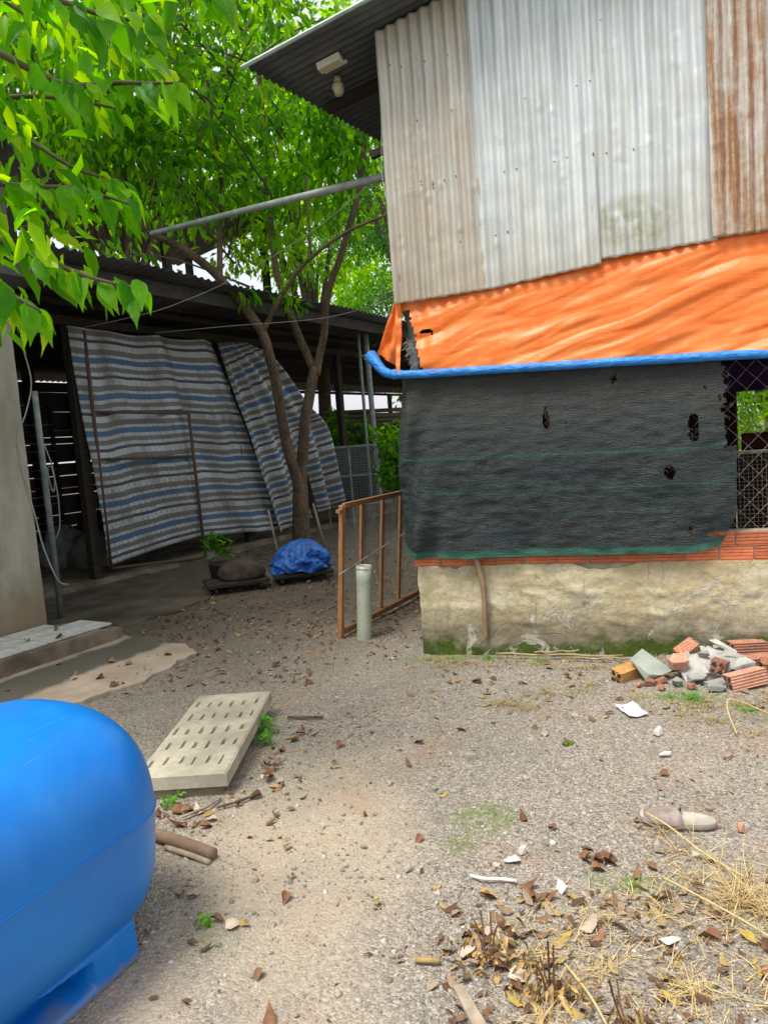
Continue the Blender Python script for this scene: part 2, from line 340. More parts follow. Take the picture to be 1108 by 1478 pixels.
def mat_net():
    m, t, b = nodes('shade_net'); u = coordn(t, 'UV'); z = nn(t, 'SeparateXYZ'); t.links.new(u, z.inputs[0]); co = coordn(t)
    hz = coordn(t, 'Object', (6, 1, 42))
    st = coordn(t, 'Object', (1, 1, 7))
    c = mixc(t, ramp(t, noisen(t, hz, 3, 4, .7), [(.40, 0), (.62, 1)]), (.008, .014, .015), (.038, .053, .053))
    c = mixc(t, ramp(t, noisen(t, st, 2.2, 5, .6), [(.46, 0), (.66, .75)]), c, (.006, .016, .028))
    c = mixc(t, ramp(t, math_(t, 'ADD', z.outputs[1], math_(t, 'MULTIPLY', noisen(t, co, 2), .3)), [(.66, 0), (1.05, .8)]), c, (.042, .045, .041))
    wob = math_(t, 'ADD', z.outputs[1], math_(t, 'MULTIPLY', math_(t, 'SUBTRACT', noisen(t, co, 1.5, 2), .5), .035))
    ln = None
    for pos, wd, am in ((.55, .012, .55), (.36, .011, .38), (.225, .010, .22), (.73, .009, .15)):
        d = math_(t, 'ABSOLUTE', math_(t, 'SUBTRACT', wob, pos)); k = math_(t, 'MULTIPLY', math_(t, 'SUBTRACT', 1.0, math_(t, 'MULTIPLY', d, 1/wd), clamp=True), am)
        ln = k if ln is None else math_(t, 'MAXIMUM', ln, k)
    hem = ramp(t, z.outputs[1], [(.03, .9), (.045, 0)])
    c = mixc(t, math_(t, 'MAXIMUM', ln, hem), c, (.022, .125, .09))
    c = mixc(t, ramp(t, noisen(t, hz, 11, 3, .8), [(.57, 0), (.66, .65)]), c, (.13, .165, .17))  # pale flecks painted in as highlights on the weave
    setc(t, b, c); b.inputs['Roughness'].default_value = .6; b.inputs['Specular IOR Level'].default_value = .35
    bumpn(t, b, math_(t, 'ADD', noisen(t, hz, 5, 4), math_(t, 'MULTIPLY', noisen(t, co, 9, 5), 1.0)), .9, .02)
    tr = t.nodes.new('ShaderNodeBsdfTransparent'); mx = t.nodes.new('ShaderNodeMixShader')
    t.links.new(ramp(t, noisen(t, hz, 14, 2, .8), [(.30, .35), (.38, .0)]), mx.inputs[0])
    t.links.new(b.outputs[0], mx.inputs[1]); t.links.new(tr.outputs[0], mx.inputs[2]); t.links.new(mx.outputs[0], t.nodes['Material Output'].inputs[0])
    return m
def mat_stripes():
    m, t, b = nodes('striped_tarp'); u = coordn(t, 'UV'); z = nn(t, 'SeparateXYZ'); t.links.new(u, z.inputs[0]); co = coordn(t)
    v = math_(t, 'ADD', z.outputs[1], math_(t, 'MULTIPLY', noisen(t, u, 3, 2), .03))
    fr = math_(t, 'FRACT', math_(t, 'MULTIPLY', v, 1/.46))
    W, B, G, Nv = (.72, .75, .74), (.09, .22, .42), (.25, .255, .25), (.07, .09, .15)
    c = ramp(t, fr, [(0, W), (.17, Nv), (.26, W), (.36, G), (.50, W), (.60, B), (.76, W), (.84, G)], 'CONSTANT')
    c = mixc(t, ramp(t, noisen(t, coordn(t, 'UV', (1, .5, 1)), 2.6, 6), [(.44, .05), (.70, .8)]), c, (.17, .14, .095))
    ck = math_(t, 'FRACT', math_(t, 'MULTIPLY', z.outputs[0], 1/.07)); c = mixc(t, math_(t, 'MULTIPLY', ramp(t, ck, [(.75, 0), (.8, 1)], 'CONSTANT'), .22), c, (.12, .13, .14))
    setc(t, b, c); b.inputs['Roughness'].default_value = .6
    tr = t.nodes.new('ShaderNodeBsdfTranslucent'); t.links.new(c, tr.inputs[0]); mx = nn(t, 'MixShader', Fac=.22)
    t.links.new(b.outputs[0], mx.inputs[1]); t.links.new(tr.outputs[0], mx.inputs[2]); t.links.new(mx.outputs[0], t.nodes['Material Output'].inputs[0])
    bumpn(t, b, noisen(t, co, 9, 5), .6, .03); return m
def mat_pad():
    m, t, b = nodes('cement_path'); co = coordn(t)
    c = mixc(t, ramp(t, noisen(t, co, 3.5, 6), [(.4, 0), (.62, 1)]), (.44, .35, .27), (.33, .26, .20))
    sx = nn(t, 'SeparateXYZ'); t.links.new(co, sx.inputs[0])
    # dark algae film on the strip next to the step
    dd = math_(t, 'ADD', math_(t, 'MULTIPLY', math_(t, 'ADD', sx.outputs[0], 2.265), .866), math_(t, 'MULTIPLY', math_(t, 'SUBTRACT', sx.outputs[1], 6.04), -.5))
    dd = math_(t, 'ADD', dd, math_(t, 'MULTIPLY', math_(t, 'SUBTRACT', noisen(t, co, 4, 5), .5), .25))
    c = mixc(t, ramp(t, dd, [(.04, 0), (.10, .9), (.50, .9), (.58, 0)]), c, mixc(t, noisen(t, co, 8), (.055, .055, .042), (.09, .085, .065)))
    setc(t, b, c); b.inputs['Roughness'].default_value = .85; bumpn(t, b, noisen(t, co, 30, 6), .4, .006); return m
def mat_tank():
    m, t, b = nodes('blue_polyethylene'); co = coordn(t)
    c = mixc(t, ramp(t, noisen(t, co, 2.2, 4), [(.4, 0), (.65, 1)]), (.002, .155, .54), (.004, .20, .61))
    dust = ramp(t, noisen(t, co, 6, 7, .7), [(.50, 0), (.8, .07)])
    c = mixc(t, dust, c, (.28, .42, .58))
    sc_ = ramp(t, noisen(t, coordn(t, 'Object', (3, 60, 14)), 2.2, 2), [(.71, 0), (.74, .14)])
    c = mixc(t, sc_, c, (.35, .5, .7))
    z = nn(t, 'SeparateXYZ'); t.links.new(co, z.inputs[0])
    mud = ramp(t, math_(t, 'ADD', z.outputs[2], math_(t, 'MULTIPLY', noisen(t, co, 12, 6, .7), .09)), [(.05, .6), (.07, 0)])
    c = mixc(t, mud, c, (.22, .19, .13))
    setc(t, b, c); b.inputs['Roughness'].default_value = .34; b.inputs['Specular IOR Level'].default_value = .42
    bumpn(t, b, noisen(t, co, 60, 3), .06, .003); return m
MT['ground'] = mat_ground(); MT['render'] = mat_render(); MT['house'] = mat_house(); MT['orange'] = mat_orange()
MT['blue'] = mat_blue(); MT['net'] = mat_net(); MT['stripe'] = mat_stripes(); MT['pad'] = mat_pad(); MT['tank'] = mat_tank()
MT['zinc'] = [mat_zinc('zinc_sheet_buff', .25, (.55, .55, .50), (.40, .40, .36), streak=.6), mat_zinc('zinc_sheet_pale', 0, (.66, .71, .71), (.44, .48, .49)),
              mat_zinc('zinc_sheet_mossy', 0, (.63, .675, .675), (.43, .465, .47), green=.8), mat_zinc('zinc_sheet_rusted', 1.0, (.56, .56, .52), (.42, .42, .39), streak=.9)]
MT['leaf_near'] = leafmat('near_leaf', (.04, .19, .006), (.11, .38, .008), (.30, .52, .012), .68)
MT['leaf_near_s'] = leafmat('near_leaf_mass', (.04, .17, .006), (.11, .36, .008), (.30, .50, .012), .68, rnd='isl')
MT['leaf_mid'] = leafmat('mid_leaf', (.025, .11, .008), (.06, .21, .010), (.15, .33, .015), .55, .3)
MT['leaf_mid_s'] = leafmat('mid_leaf_mass', (.03, .13, .008), (.08, .27, .010), (.20, .40, .015), .62, .3, 'isl')
MT['leaf_far'] = leafmat('far_leaf_mass', (.025, .10, .01), (.06, .19, .012), (.13, .28, .02), .55, .4, 'isl')
MT['leaf_bright'] = leafmat('bright_leaf_mass', (.08, .26, .008), (.16, .38, .012), (.32, .48, .02), .62, .4, 'isl')  # lighter leaf colour that imitates sunlit foliage
MT['leaf_fine'] = leafmat('fine_leaf_mass', (.025, .11, .02), (.045, .17, .03), (.09, .24, .05), .45, .4, 'isl')
MT['weed'] = leafmat('weed', (.06, .22, .015), (.10, .32, .02), (.18, .38, .03), .35, .5, 'isl')
MT['straw'] = island('straw', [(0, (.55, .40, .17)), (.5, (.66, .53, .26)), (1, (.40, .26, .10))])
MT['drygrass'] = island('dry_grass', [(0, (.36, .27, .11)), (.5, (.50, .38, .17)), (.8, (.26, .28, .07)), (1, (.30, .18, .07))])
MT['gravel'] = island('gravel_stones', [(0, (.18, .16, .14)), (.4, (.32, .30, .27)), (.8, (.44, .41, .36)), (.97, (.58, .54, .48)), (1, (.42, .24, .15))])
MT['debris'] = island('debris_crumbs', [(0, (.07, .05, .035)), (.4, (.16, .10, .06)), (.7, (.28, .20, .13)), (.9, (.42, .34, .24)), (1, (.34, .16, .09))])
MT['litter'] = island('leaf_litter', [(0, (.10, .06, .04)), (.5, (.22, .13, .075)), (.8, (.36, .27, .19)), (1, (.44, .32, .07))])

# ------------------------------------------------------------------ ground
def gh(x, y):
    v = Vector((x, y, 0))
    return .014*noise.noise(v*1.3)+.007*noise.noise(v*5)+.003*noise.noise(v*17)-.004
def axis(lo, hi, step, ends):
    a = list(np.arange(lo, hi+1e-6, step)); s = step; x = a[-1]
    while x < ends[1]: s *= 1.35; x += s; a.append(x)
    s = step; x = a[0]; pre = []
    while x > ends[0]: s *= 1.35; x -= s; pre.append(x)
    return pre[::-1]+a
gx = axis(-3.4, 3.2, .03, (-320, 320)); gy = axis(.9, 7.5, .03, (-60, 600)); nx = len(gx)
gv = [(x, y, gh(x, y) if abs(x) < 12 and y < 30 else 0) for y in gy for x in gx]
gf = [(j*nx+i, j*nx+i+1, (j+1)*nx+i+1, (j+1)*nx+i) for j in range(len(gy)-1) for i in range(nx-1)]
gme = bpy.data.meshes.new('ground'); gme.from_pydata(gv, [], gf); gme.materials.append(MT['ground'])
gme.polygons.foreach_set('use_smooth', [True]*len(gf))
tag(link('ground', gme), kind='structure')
# cement strip beside the step
m = MB(); pad = [(-3.75, 3.2), (-2.35, 4.2), (-2.006, 4.49), (-1.86, 4.64), (-1.711, 4.85), (-1.60, 5.12), (-1.56, 5.28), (-1.47, 5.44), (-1.63, 5.70), (-1.95, 5.88), (-2.2, 6.10), (-2.35, 6.25), (-4.6, 4.6)]
pad2 = []
for (a0, a1), (b0_, b1_) in zip(pad, pad[1:]+pad[:1]):
    for k_ in range(8):
        q_ = Vector((a0+(b0_-a0)*k_/8, a1+(b1_-a1)*k_/8, 0)); pad2.append((q_.x+.035*N3(q_, 5)+.02*N3(q_, 16), q_.y+.035*N3(q_, 5, 7)+.02*N3(q_, 16, 3)))
m.prism(pad2, -.05, .018, 'z'); tag(m.build('cement_path', MT['pad'], bevel=.008), kind='structure')

# ------------------------------------------------------------------ right hand shed (local x along its front, local y into it)
A = (0.207, 5.074, 0.0); RZ = radians(-18.5)
shed = empty('shed', A, RZ, 'tall shed of corrugated zinc sheets above a rough cement and brick plinth', 'shed')
LEN = 4.2
def plinth(u, v):
    x = u*LEN; z = -.03+v*.66
    top = .616+.085*N3((x, 3, 0), 3.2)+.035*N3((x, 9, 0), 13)
    if x < .16: top = min(top, .665-.02*x)
    z = min(z, top)
    y = -.006-.013*N3((x, z, 1), 2.5)-.004*N3((x, z*1.3, 5), 12)-.0025*N3((x, z, 3), 34)-.018*max(0, N3((x*.8+z, z*2.2-x*.4, 7), 2.4))-.010*max(0, N3((x+z*.6, z*2.2, 17), 5.0))**1.5*2-.035*max(0, .12-z)*3
    if v > .97: y += .02
    ex = -.01*N3((0, z, 4), 9) if u == 0 else 0
    return (x+ex, y, z)
surf('plinth_render', plinth, 420, 76, MT['render'], shed)
m = MB(); m.box((LEN/2, .085, .32), (LEN-.006, .14, .64)); m.box((.085, 2.0, .35), (.15, 3.66, .70)); m.build('plinth_core', MT['mortar'], shed)
bl, bh = .182, .083
prof = [(-.006, 0), (.0, 0)]
pf = []; ng = 4
pf = [(.08, 0), (-.003, 0)]
for k in range(ng):
    z0 = bh*(k+.18)/ng; z1 = bh*(k+.42)/ng
    pf += [(-.003, z0), (.003, z0+.002), (.003, z1), (-.003, z1+.002)]
pf += [(-.003, bh), (.08, bh)]
bm_ = MB().prism(pf, -bl/2, bl/2, 'x').mesh('brick', MT['brick'])
for row, (z0, off) in enumerate(((.604, .07), (.697, .165))):
    k = 0
    while off+k*(bl+.012) < LEN-.1:
        b = link('brick', bm_, shed, (off+k*(bl+.012)+random.uniform(-.003, .003), .0+random.uniform(-.002, .003), z0+random.uniform(-.002, .002)), (0, random.uniform(-.01, .01), random.uniform(-.01, .01)))
        k += 1
b = link('brick', bm_, shed, (.03, .0, .604)); b.scale = (.25, 1, 1)
m = MB(); m.box((LEN/2+.01, .05, .693), (LEN-.02, .085, .185)); m.build('mortar_joint', MT['mortar'], shed)
# posts, beams
for x, y in ((.055, .10), (2.95, .12), (4.1, .12), (.1, 3.3), (2.42, 3.3), (4.1, 3.3)):
    m = MB(); m.tube([(x, y, .70), (x, y, 4.16+.226*x)], .035 if x < .06 else .045, 8); m.build('post', MT['galv'] if x < .06 else MT['darkwood'], shed)
m = MB(); m.box((2.1, .07, 1.88), (4.1, .06, .07)); m.build('beam', MT['darkwood'], shed)
# rear wall with an opening, seen through the wire window
m = MB(); m.box((1.22, 3.3, 1.95), (2.40, .06, 3.8)); m.box((3.32, 3.3, .54), (1.76, .06, 1.08)); m.box((3.32, 3.3, 3.0), (1.76, .06, 2.3)); m.build('rear_wall', MT['dark_board'], shed)
m = MB(); m.box((3.3, 3.20, 1.105), (1.72, .05, .028)); m.build('window_rail', MT['white'], shed)
def side(u, v): return (.03, .15+u*3.2, .7+v*(3.2))
surf('side_wall', side, 4, 4, MT['dark_board'], shed, thick=.02)
def side2(u, v): return (4.15, .15+u*3.2, v*(4.9))
surf('side_wall', side2, 4, 4, MT['dark_board'], shed, thick=.02)
tag(surf('red_sheet', lambda u, v: (2.47+u*1.62, 3.12+.02*sin(u*19), 1.12+v*.17), 30, 4, MT['redtarp'], None, A, (0, 0, RZ), thick=.003), 'dark red plastic sheet across the rear opening of the tall shed', 'sheet')
tag(surf('purple_cloth', lambda u, v: (2.30+u*1.8, 2.9+.02*sin(u*23), 1.69+v*.28), 30, 4, MT['purple'], None, A, (0, 0, RZ), thick=.003), 'dark purple cloth hanging above the rear opening of the tall shed', 'cloth')
# corrugated sheets
def zb(x, k):
    tab = [[(-.05, 2.380), (.62, 2.396)], [(.58, 2.392), (1.31, 2.452)], [(1.29, 2.480), (1.96, 2.497)], [(1.93, 2.508), (2.6, 2.50)]]
    (a, za), (b_, zb_) = tab[min(k, 3)]; return za+(zb_-za)*(x-a)/(b_-a) if k < 4 else 2.5
spans = [(-.014, .605), (.575, 1.31), (1.27, 1.955), (1.93, 2.60), (2.57, 3.25), (3.22, 3.9)]
PIT = .076
for k, (x0, x1) in enumerate(spans):
    rr = random.Random(40+k); dents = [(rr.uniform(x0, x1), rr.choice([3.05, 3.25, 2.75, 3.45, 3.7])+rr.gauss(0, .05), rr.uniform(-.007, .006), rr.uniform(.010, .022)) for _ in range(34)]
    def fn(u, v, x0=x0, x1=x1, k=k, dents=dents):
        x = x0+u*(x1-x0); zt = 4.10+.226*x; z0 = zb(x, k); z = z0+v*(zt-z0)
        am = .0110*(1+.25*N3((x*2, z*.7, k), 2))
        y = -.062-.004*(k % 2)-am*cos(2*pi*x/PIT+.25*N3((x, z, k), 1.2))+.012*N3((x, z, k+3), .8)+.0025*N3((x, z, k), 9)
        if z < 2.75: y -= .018*(2.75-z)/.35*abs(N3((x, 1, k), 2.5))
        for dx, dz, a, r in dents:
            if abs(x-dx) < .08 and abs(z-dz) < .08: y += a*exp(-((x-dx)**2+(z-dz)**2)/(r*r))
        return (x+.006*N3((0, z, k+9), 2), y, z+(.006*N3((x, 0, k), 14) if v == 0 else 0))
    surf('corrugated_sheet', fn, int((x1-x0)/PIT*9), 110, MT['zinc'][k] if k < 4 else MT['zinc'][3 if k == 4 else 1], shed, thick=.0012)
m = MB()
for k in range(58):
    x = random.uniform(0, 2.5); z = random.choice([2.72, 3.1, 3.5, 3.85])+random.gauss(0, .015); x = round(x/PIT)*PIT
    m.tube([(x, -.062, z), (x, -.0755, z)], .0045, 6)
m.build('screws', MT['rust'], shed)['kind'] = 'stuff'
# roof with its raised verge
def rz_(x): return 3.946+.226*(x+.82)
def roof_fn(u, v):
    y = -.35+v*4.2; xl = -.82+.194*(y+.35); x = xl+u*(4.4-xl)
    return (x, y, rz_(x)+.011*cos(2*pi*y/PIT))
surf('roof', roof_fn, 40, int(4.2/PIT*6), MT['rooflight'], shed, thick=.002)
m = MB(); m.tube([(-.83, -.352, rz_(-.82)-.012), (-.82, -.352, rz_(-.82)-.01), (4.4, -.352, rz_(4.4)-.01)], .014, 6); m.build('verge_trim', MT['galv'], shed)
for y in (.5, 1.5, 2.6):
    m = MB(); m.box((1.85, y, rz_(1.85)-.05), (5.0, .05, .06), Matrix.Rotation(-math.atan(.226), 3, 'Y')); m.build('rafter', MT['darkwood'], shed)
# left gable flashing board under the roof, seen as a dark panel
surf('eave_board', lambda u, v: (-.02+.01*u, .06+u*1.6, 3.2+v*.85), 8, 4, MT['roofdark'], shed, thick=.01)
# chain link over the window
def chain(mb, x0, x1, z0, z1, y, cell, r):
    k = 0; x = x0
    while x < x1:
        pts = []; n = int((z1-z0)/(cell/2))
        for i in range(n+1):
            pts.append((x+(cell/2 if (i+k) % 2 else 0)*.98, y+(.004 if i % 2 else -.004), z0+i*(z1-z0)/n))
        mb.tube(pts, r, 4, False); x += cell/2; k += 1
    return mb
chain(MB(), .75, 2.75, .785, 1.86, .035, .108, .0017).build('chain_link', MT['wire'], shed)
m = MB()
for i in range(38): m.tube([(1.95+i*.026, .30, .72), (1.95+i*.026, .30, 1.245)], .0011, 3, False)
for i in range(21): m.tube([(1.95, .302, .72+i*.026), (2.94, .302, .72+i*.026)], .0011, 3, False)
cg = empty('wire_cage', (0, 0, 0), 0, 'fine square wire cage just behind the chain link window', 'cage'); cg.location = A; cg.rotation_euler = (0, 0, RZ)
m.build('wire_grid', MT['wire'], cg)
m = MB(); m.tube([(1.95, .30, 1.25), (2.95, .30, 1.25)], .006, 6); m.tube([(1.95, .30, .715), (2.95, .30, .715)], .006, 6); m.build('rail', MT['steel'], cg)
# ---- orange tarp with a rolled blue hem
def tarp_z(x):  # height of the roll centre
    return 1.918-.044*(x)+ (0 if x > 0 else .0)
def tarp_fn(u, v):
    x = -.02+u*4.2; zt = 2.62; zl = tarp_z(x)+.015; z = zl+v*(zt-zl)
    bulge = .060*(1-v)**1.3
    zd = z-.26*x+.05*N3((x, z, 2), 2)
    fold = .030*N3((x*.45, zd*1.3, 0), 3.0)+.030*N3((x*.40, zd*3.4, 3), 2.2)+.007*N3((x*.9, zd*7, 8), 3)
    fold += .022*(.5-abs(N3((x*.55, zd*2.6, 14), 3.0)))**2+.012*(.5-abs(N3((x*.5, zd*3.0, 24), 4.0)))**2*2
    if x < .45: fold += .010*sin(x*46+3*z)*(1-x/.45)
    sag = .03*exp(-((x-1.7)/.8)**2)*v
    return (x, -.034-bulge+fold*(1-.7*max(0, v-.75)/.25)-sag*(1-v)*2, z)
def tarp_hole(u, v):
    x = -.02+u*4.2; z = tarp_z(x)+.015+v*(2.62-tarp_z(x)-.015)
    if .0 < x < .105-(z-2.2)*.18+.012*N3((x, z, 0), 40) and z < 2.34+.03*N3((x, z, 0), 30) and x > .012: return True
    if x < .15-.34*(z-1.96) and z < 2.17 and x > 0.0: return True
    return ((x-.185)/.045)**2+((z-2.185)/.013)**2 < 1 or ((x-.232)/.008)**2+((z-2.17)/.012)**2 < 1
tarp = empty('orange_tarp', A, RZ, 'orange tarpaulin with a rolled blue lower hem, stretched below the zinc sheets', 'tarp')
surf('tarp_sheet', tarp_fn, 330, 84, MT['orange'], tarp, skip=tarp_hole)
def flap(u, v):   # torn flap folding round the corner
    z0 = 2.60-v*.62; L_ = Vector((-.015-.21*v**1.3, .06+.10*v, 2.60-.50*v)); R_ = Vector((.035-.03*v, -.03-.05*v, 2.58-.63*v))
    p = L_.lerp(R_, u); p.y += .028*sin(u*11+v*6)+.02*N3(p, 9); p.x += .02*v*N3((u, v*6, 0), 2.5)*(1-u); return p
surf('torn_flap', flap, 26, 40, MT['orange'], tarp)
rp = catmull([(-.235, .03, 2.075), (-.19, -.02, 2.03), (-.12, -.07, 1.955), (-.04, -.092, 1.925), (.15, -.094, 1.909), (.6, -.094, 1.891), (1.0, -.094, 1.874), (1.8, -.094, 1.84), (2.4, -.094, 1.812), (4.2, -.094, 1.735)], 8)
rad = [(.028 if i > 26 else .031+.013*max(0, 1-i/14))*(1+(.10 if i > 30 else .28)*N3((i*.9, 0, 0), 1)) for i in range(len(rp))]
MB().tube(rp, rad, 14).build('rolled_hem', MT['blue'], tarp, True)
m = MB()
for i in range(150):
    p = Vector((-.225+random.gauss(0, .022), .02+random.gauss(0, .02), 2.07+random.gauss(0, .02))); m.tube([p, p+Vector((random.gauss(-.012, .012), random.gauss(0, .01), random.gauss(-.012, .014)))], .0008, 3, False)
for i in range(120):
    x = .11+random.gauss(0, .016); z = random.uniform(1.97, 2.15); p = Vector((x-.25*(z-2), -.06, z)); m.tube([p, p+Vector((random.gauss(-.018, .014), random.gauss(-.006, .006), random.gauss(-.02, .02)))], .0009, 3, False)
m.build('frayed_threads', MT['cable'], tarp)['kind'] = 'stuff'
# ---- shade net
NX0, NX1 = -.09, 2.01
def net_edge(v):    # left and right edge
    zl = v
    xl = -.092+.03*v+.13*max(0, v-.45)**1.4; xr = 2.02-.02*abs(v-.5)-.09*max(0, .14-v)/.14
    return xl, xr
def net_fn(u, v):
    xl, xr = net_edge(v); x = xl+u*(xr-xl)
    zbm = .668+.05*max(0, -x+.02)/.1+.075*max(0, (x-1.72)/.28)**2+.006*N3((x, 0, 0), 4)
    ztp = 1.90-.04*x
    z = zbm+v*(ztp-zbm)
    y = -.060-.028*sin(min(1, v*1.15)*pi)-.026*N3((x, z, 0), 1.7)-.026*N3((x*1.5, z*.8, 4), 4.5)*(1.15-v)-.009*N3((x*.8, z*2.2, 2), 11)
    lf = exp(-((x+.02)/.22)**2); y -= lf*.045*sin((x*11-z*4.0)*1.9+.8)*(1-v)**.35
    rf = exp(-((x-1.85)/.16)**2)*(1-v)**2; y -= rf*.03*sin((x*8+z*7)*1.5)
    if x < .02: y += (.02-x)*.9
    return (x, y, z)
holes = [(.930, 1.54, .020, .055), (.932, 1.60, .010, .035), (1.792, 1.43, .029, .078), (1.647, 1.17, .032, .045), (1.349, 1.757, .018, .034), (1.94, 1.585, .012, .020), (1.985, 1.52, .03, .05), (1.76, .80, .014, .035), (1.98, 1.70, .02, .04), (1.05, 1.52, .006, .014), (1.86, 1.66, .012, .016), (1.9, .785, .06, .016)]
def net_skip(u, v):
    x, y, z = net_fn(u, v); w_ = .25*N3((x, z, 0), 30)
    for i, (hx, hz, a, b_) in enumerate(holes):
        e = 4 if i == 2 else 2
        if abs((x-hx)/a)**e+abs((z-hz)/b_)**e < 1+w_*2: return True
    return x > 1.965+.04*N3((x, z, 0), 22) and (v > .52)
net = surf('shade_net', net_fn, 250, 130, MT['net'], None, A, (0, 0, RZ), skip=net_skip, uv=lambda u, v: (u, v))
nt = MB(); rn = random.Random(3)
for hx, hz, a_, b_ in holes:
    for k in range(8):
        th = rn.uniform(0, 6.28); x = hx+a_*cos(th); z = hz+b_*sin(th); nt.tube([(x, -.10, z), (x-a_*.5*cos(th)+rn.gauss(0, .004), -.102, z-b_*.25*sin(th)-rn.uniform(0, .012)), (x-a_*.8*cos(th)+rn.gauss(0, .006), -.098, z-rn.uniform(.005, .03))], .0009, 3, False)
nt.build('frayed_threads', MT['rust'], net)['kind'] = 'stuff'
tag(net, 'ragged dark green shade net with torn holes, hung over the shed window', 'shade net')
# bent pipe against the plinth, bamboo at its foot
def W(x, y, z): return Matrix.Translation(A) @ Matrix.Rotation(RZ, 4, 'Z') @ Vector((x, y, z))
tag(MB().tube(catmull([W(.405, -.06, .70), W(.43, -.05, .62), W(.45, -.042, .50), W(.456, -.04, .38), W(.45, -.04, .18), W(.45, -.04, .12)], 5), .0185, 12).build('drain_pipe', M('brown_pipe', (.30, .20, .12), (.22, .15, .09), 9, .6, .3), None, True), 'bent brown drain pipe running down the cement plinth', 'pipe')
for a, b_, r, t_ in ((( .52, -.10, .022), (1.33, -.12, .03), .010, 'long thin bamboo stick lying along the mossy plinth foot'), ((.78, -.13, .045), (1.06, -.07, .045), .008, 'short crooked bamboo piece lying across the long bamboo stick'), ((1.02, -.16, .02), (1.42, -.17, .035), .007, 'slender bamboo stick lying between plinth and rubble heap')):
    P = [W(*a).lerp(W(*b_), i/8)+Vector((0, 0, .006*sin(i*1.7))) for i in range(9)]
    tag(MB().tube(P, [r*.7*(1.15 if i % 3 == 0 else 1) for i in range(9)], 8).build('bamboo_stick', MT['straw'] if False else M('bamboo', (.36, .28, .16), (.24, .18, .10), 12, .6, .3), None, True), t_, 'stick')
# security camera and its white box under the eave
sx_ = empty('security_camera', A, RZ, 'cream dome security camera hanging below the shed eave', 'camera')
zc = rz_(-.41)
m = MB(); m.tube([(-.40, .25, zc-.0), (-.40, .25, zc-.05)], .028, 12); m.build('mount', MT['cream'], sx_, True)
m = MB(); pr = [(.0, -.13), (.02, -.128), (.036, -.115), (.043, -.095), (.043, -.06), (.036, -.045), (.0, -.04)]
vs = [(-.40+r*cos(2*pi*k/16), .25+r*sin(2*pi*k/16), zc+z) for r, z in pr for k in range(16)]
m.add(vs, [(i*16+k, i*16+(k+1) % 16, (i+1)*16+(k+1) % 16, (i+1)*16+k) for i in range(len(pr)-1) for k in range(16)]); m.build('dome', MT['cream'], sx_, True)
m = MB(); m.tube([(-.425, .235, zc-.105), (-.445, .222, zc-.115)], .018, 10); m.build('lens', MT['black'], sx_, True)
jb = empty('junction_box', A, RZ, 'white rectangular junction box screwed under the shed eave', 'box')
rt = Matrix.Rotation(-math.atan(.226), 3, 'Y')
m = MB(); m.box((-.355, .0, rz_(-.355)-.04), (.17, .075, .045), rt); m.build('case', MT['white'], jb, bevel=.004)
m = MB(); m.box((-.345, .085, rz_(-.345)-.03), (.17, .012, .02), rt); m.build('bracket', MT['white'], jb)
m = MB(); m.box((-.355, .0, rz_(-.355)-.0635), (.15, .06, .002), rt); m.build('lid', MT['cream'], jb)
tag(MB().tube(catmull([W(-.03, .0, 4.0), W(-.035, .02, 3.6), W(-.06, .03, 3.27), W(-.03, .0, 3.05), W(.0, -.01, 2.8)], 6), .0022, 5).build('hanging_string', MT['white'], None), 'thin white string hanging beside the shed corner from the eave', 'string')

# ------------------------------------------------------------------ house on the left with its tiled step
S0 = (-2.265, 6.04, 0); R60 = radians(60)
house = empty('house', S0, R60, 'plastered house with a stained pale wall behind the tiled step', 'house')
def hw(u, v):
    x = -5.2+u*5.0; z = v*3.0; return (x, .65+.008*N3((x, z, 0), 2)+.004*N3((x, z, 1), 9), z)
surf('wall', hw, 60, 40, MT['house'], house)
m = MB(); m.box((-2.72, 2.4, 1.49), (5.01, 3.45, 2.98)); m.build('wall', MT['house'], house)
m = MB(); m.box((-2.8, 2.2, 3.08), (5.3, 4.2, .10), Matrix.Rotation(radians(3), 3, 'X')); m.build('roof', MT['roofdark'], house)
step = empty('porch_step', S0, R60, 'low cement step topped with white tiles in front of the house wall', 'step')
def stepf(u, v):
    # v wraps front face and the top
    x = -4.2+u*4.2
    if v < .5: y, z = .012+.03*(v*2)*.3, -.02+.165*(v*2)
    else: y, z = .021+(v-.5)*2*.62, .145
    y += .012*N3((x, z, 0), 7); z += .006*N3((x, y, 0), 9)
    if u > .96: z -= .03*(u-.96)/.04*(1+N3((x, y, 3), 9)); x -= .05*abs(N3((y, z, 0), 8))
    return (x, y, z)
surf('step_body', stepf, 120, 16, MT['concrete_dark'], step)
m = MB(); m.box((-2.12, .34, .06), (4.1, .6, .14)); m.box((-.02, .32, .05), (.1, .56, .12), jit=.02); m.build('step_core', MT['concrete_dark'], step)
tl = MB().box((0, 0, 0), (.190, .190, .012)).mesh('tile', MT['tile'])
for i in range(20):
    for j in range(3):
        if i == 0 and j > 1: continue
        link('tile', tl, step, (-.13-i*.2, .14+j*.2, .156+random.uniform(0, .002)), (random.uniform(-.006, .006), random.uniform(-.006, .006), 0))
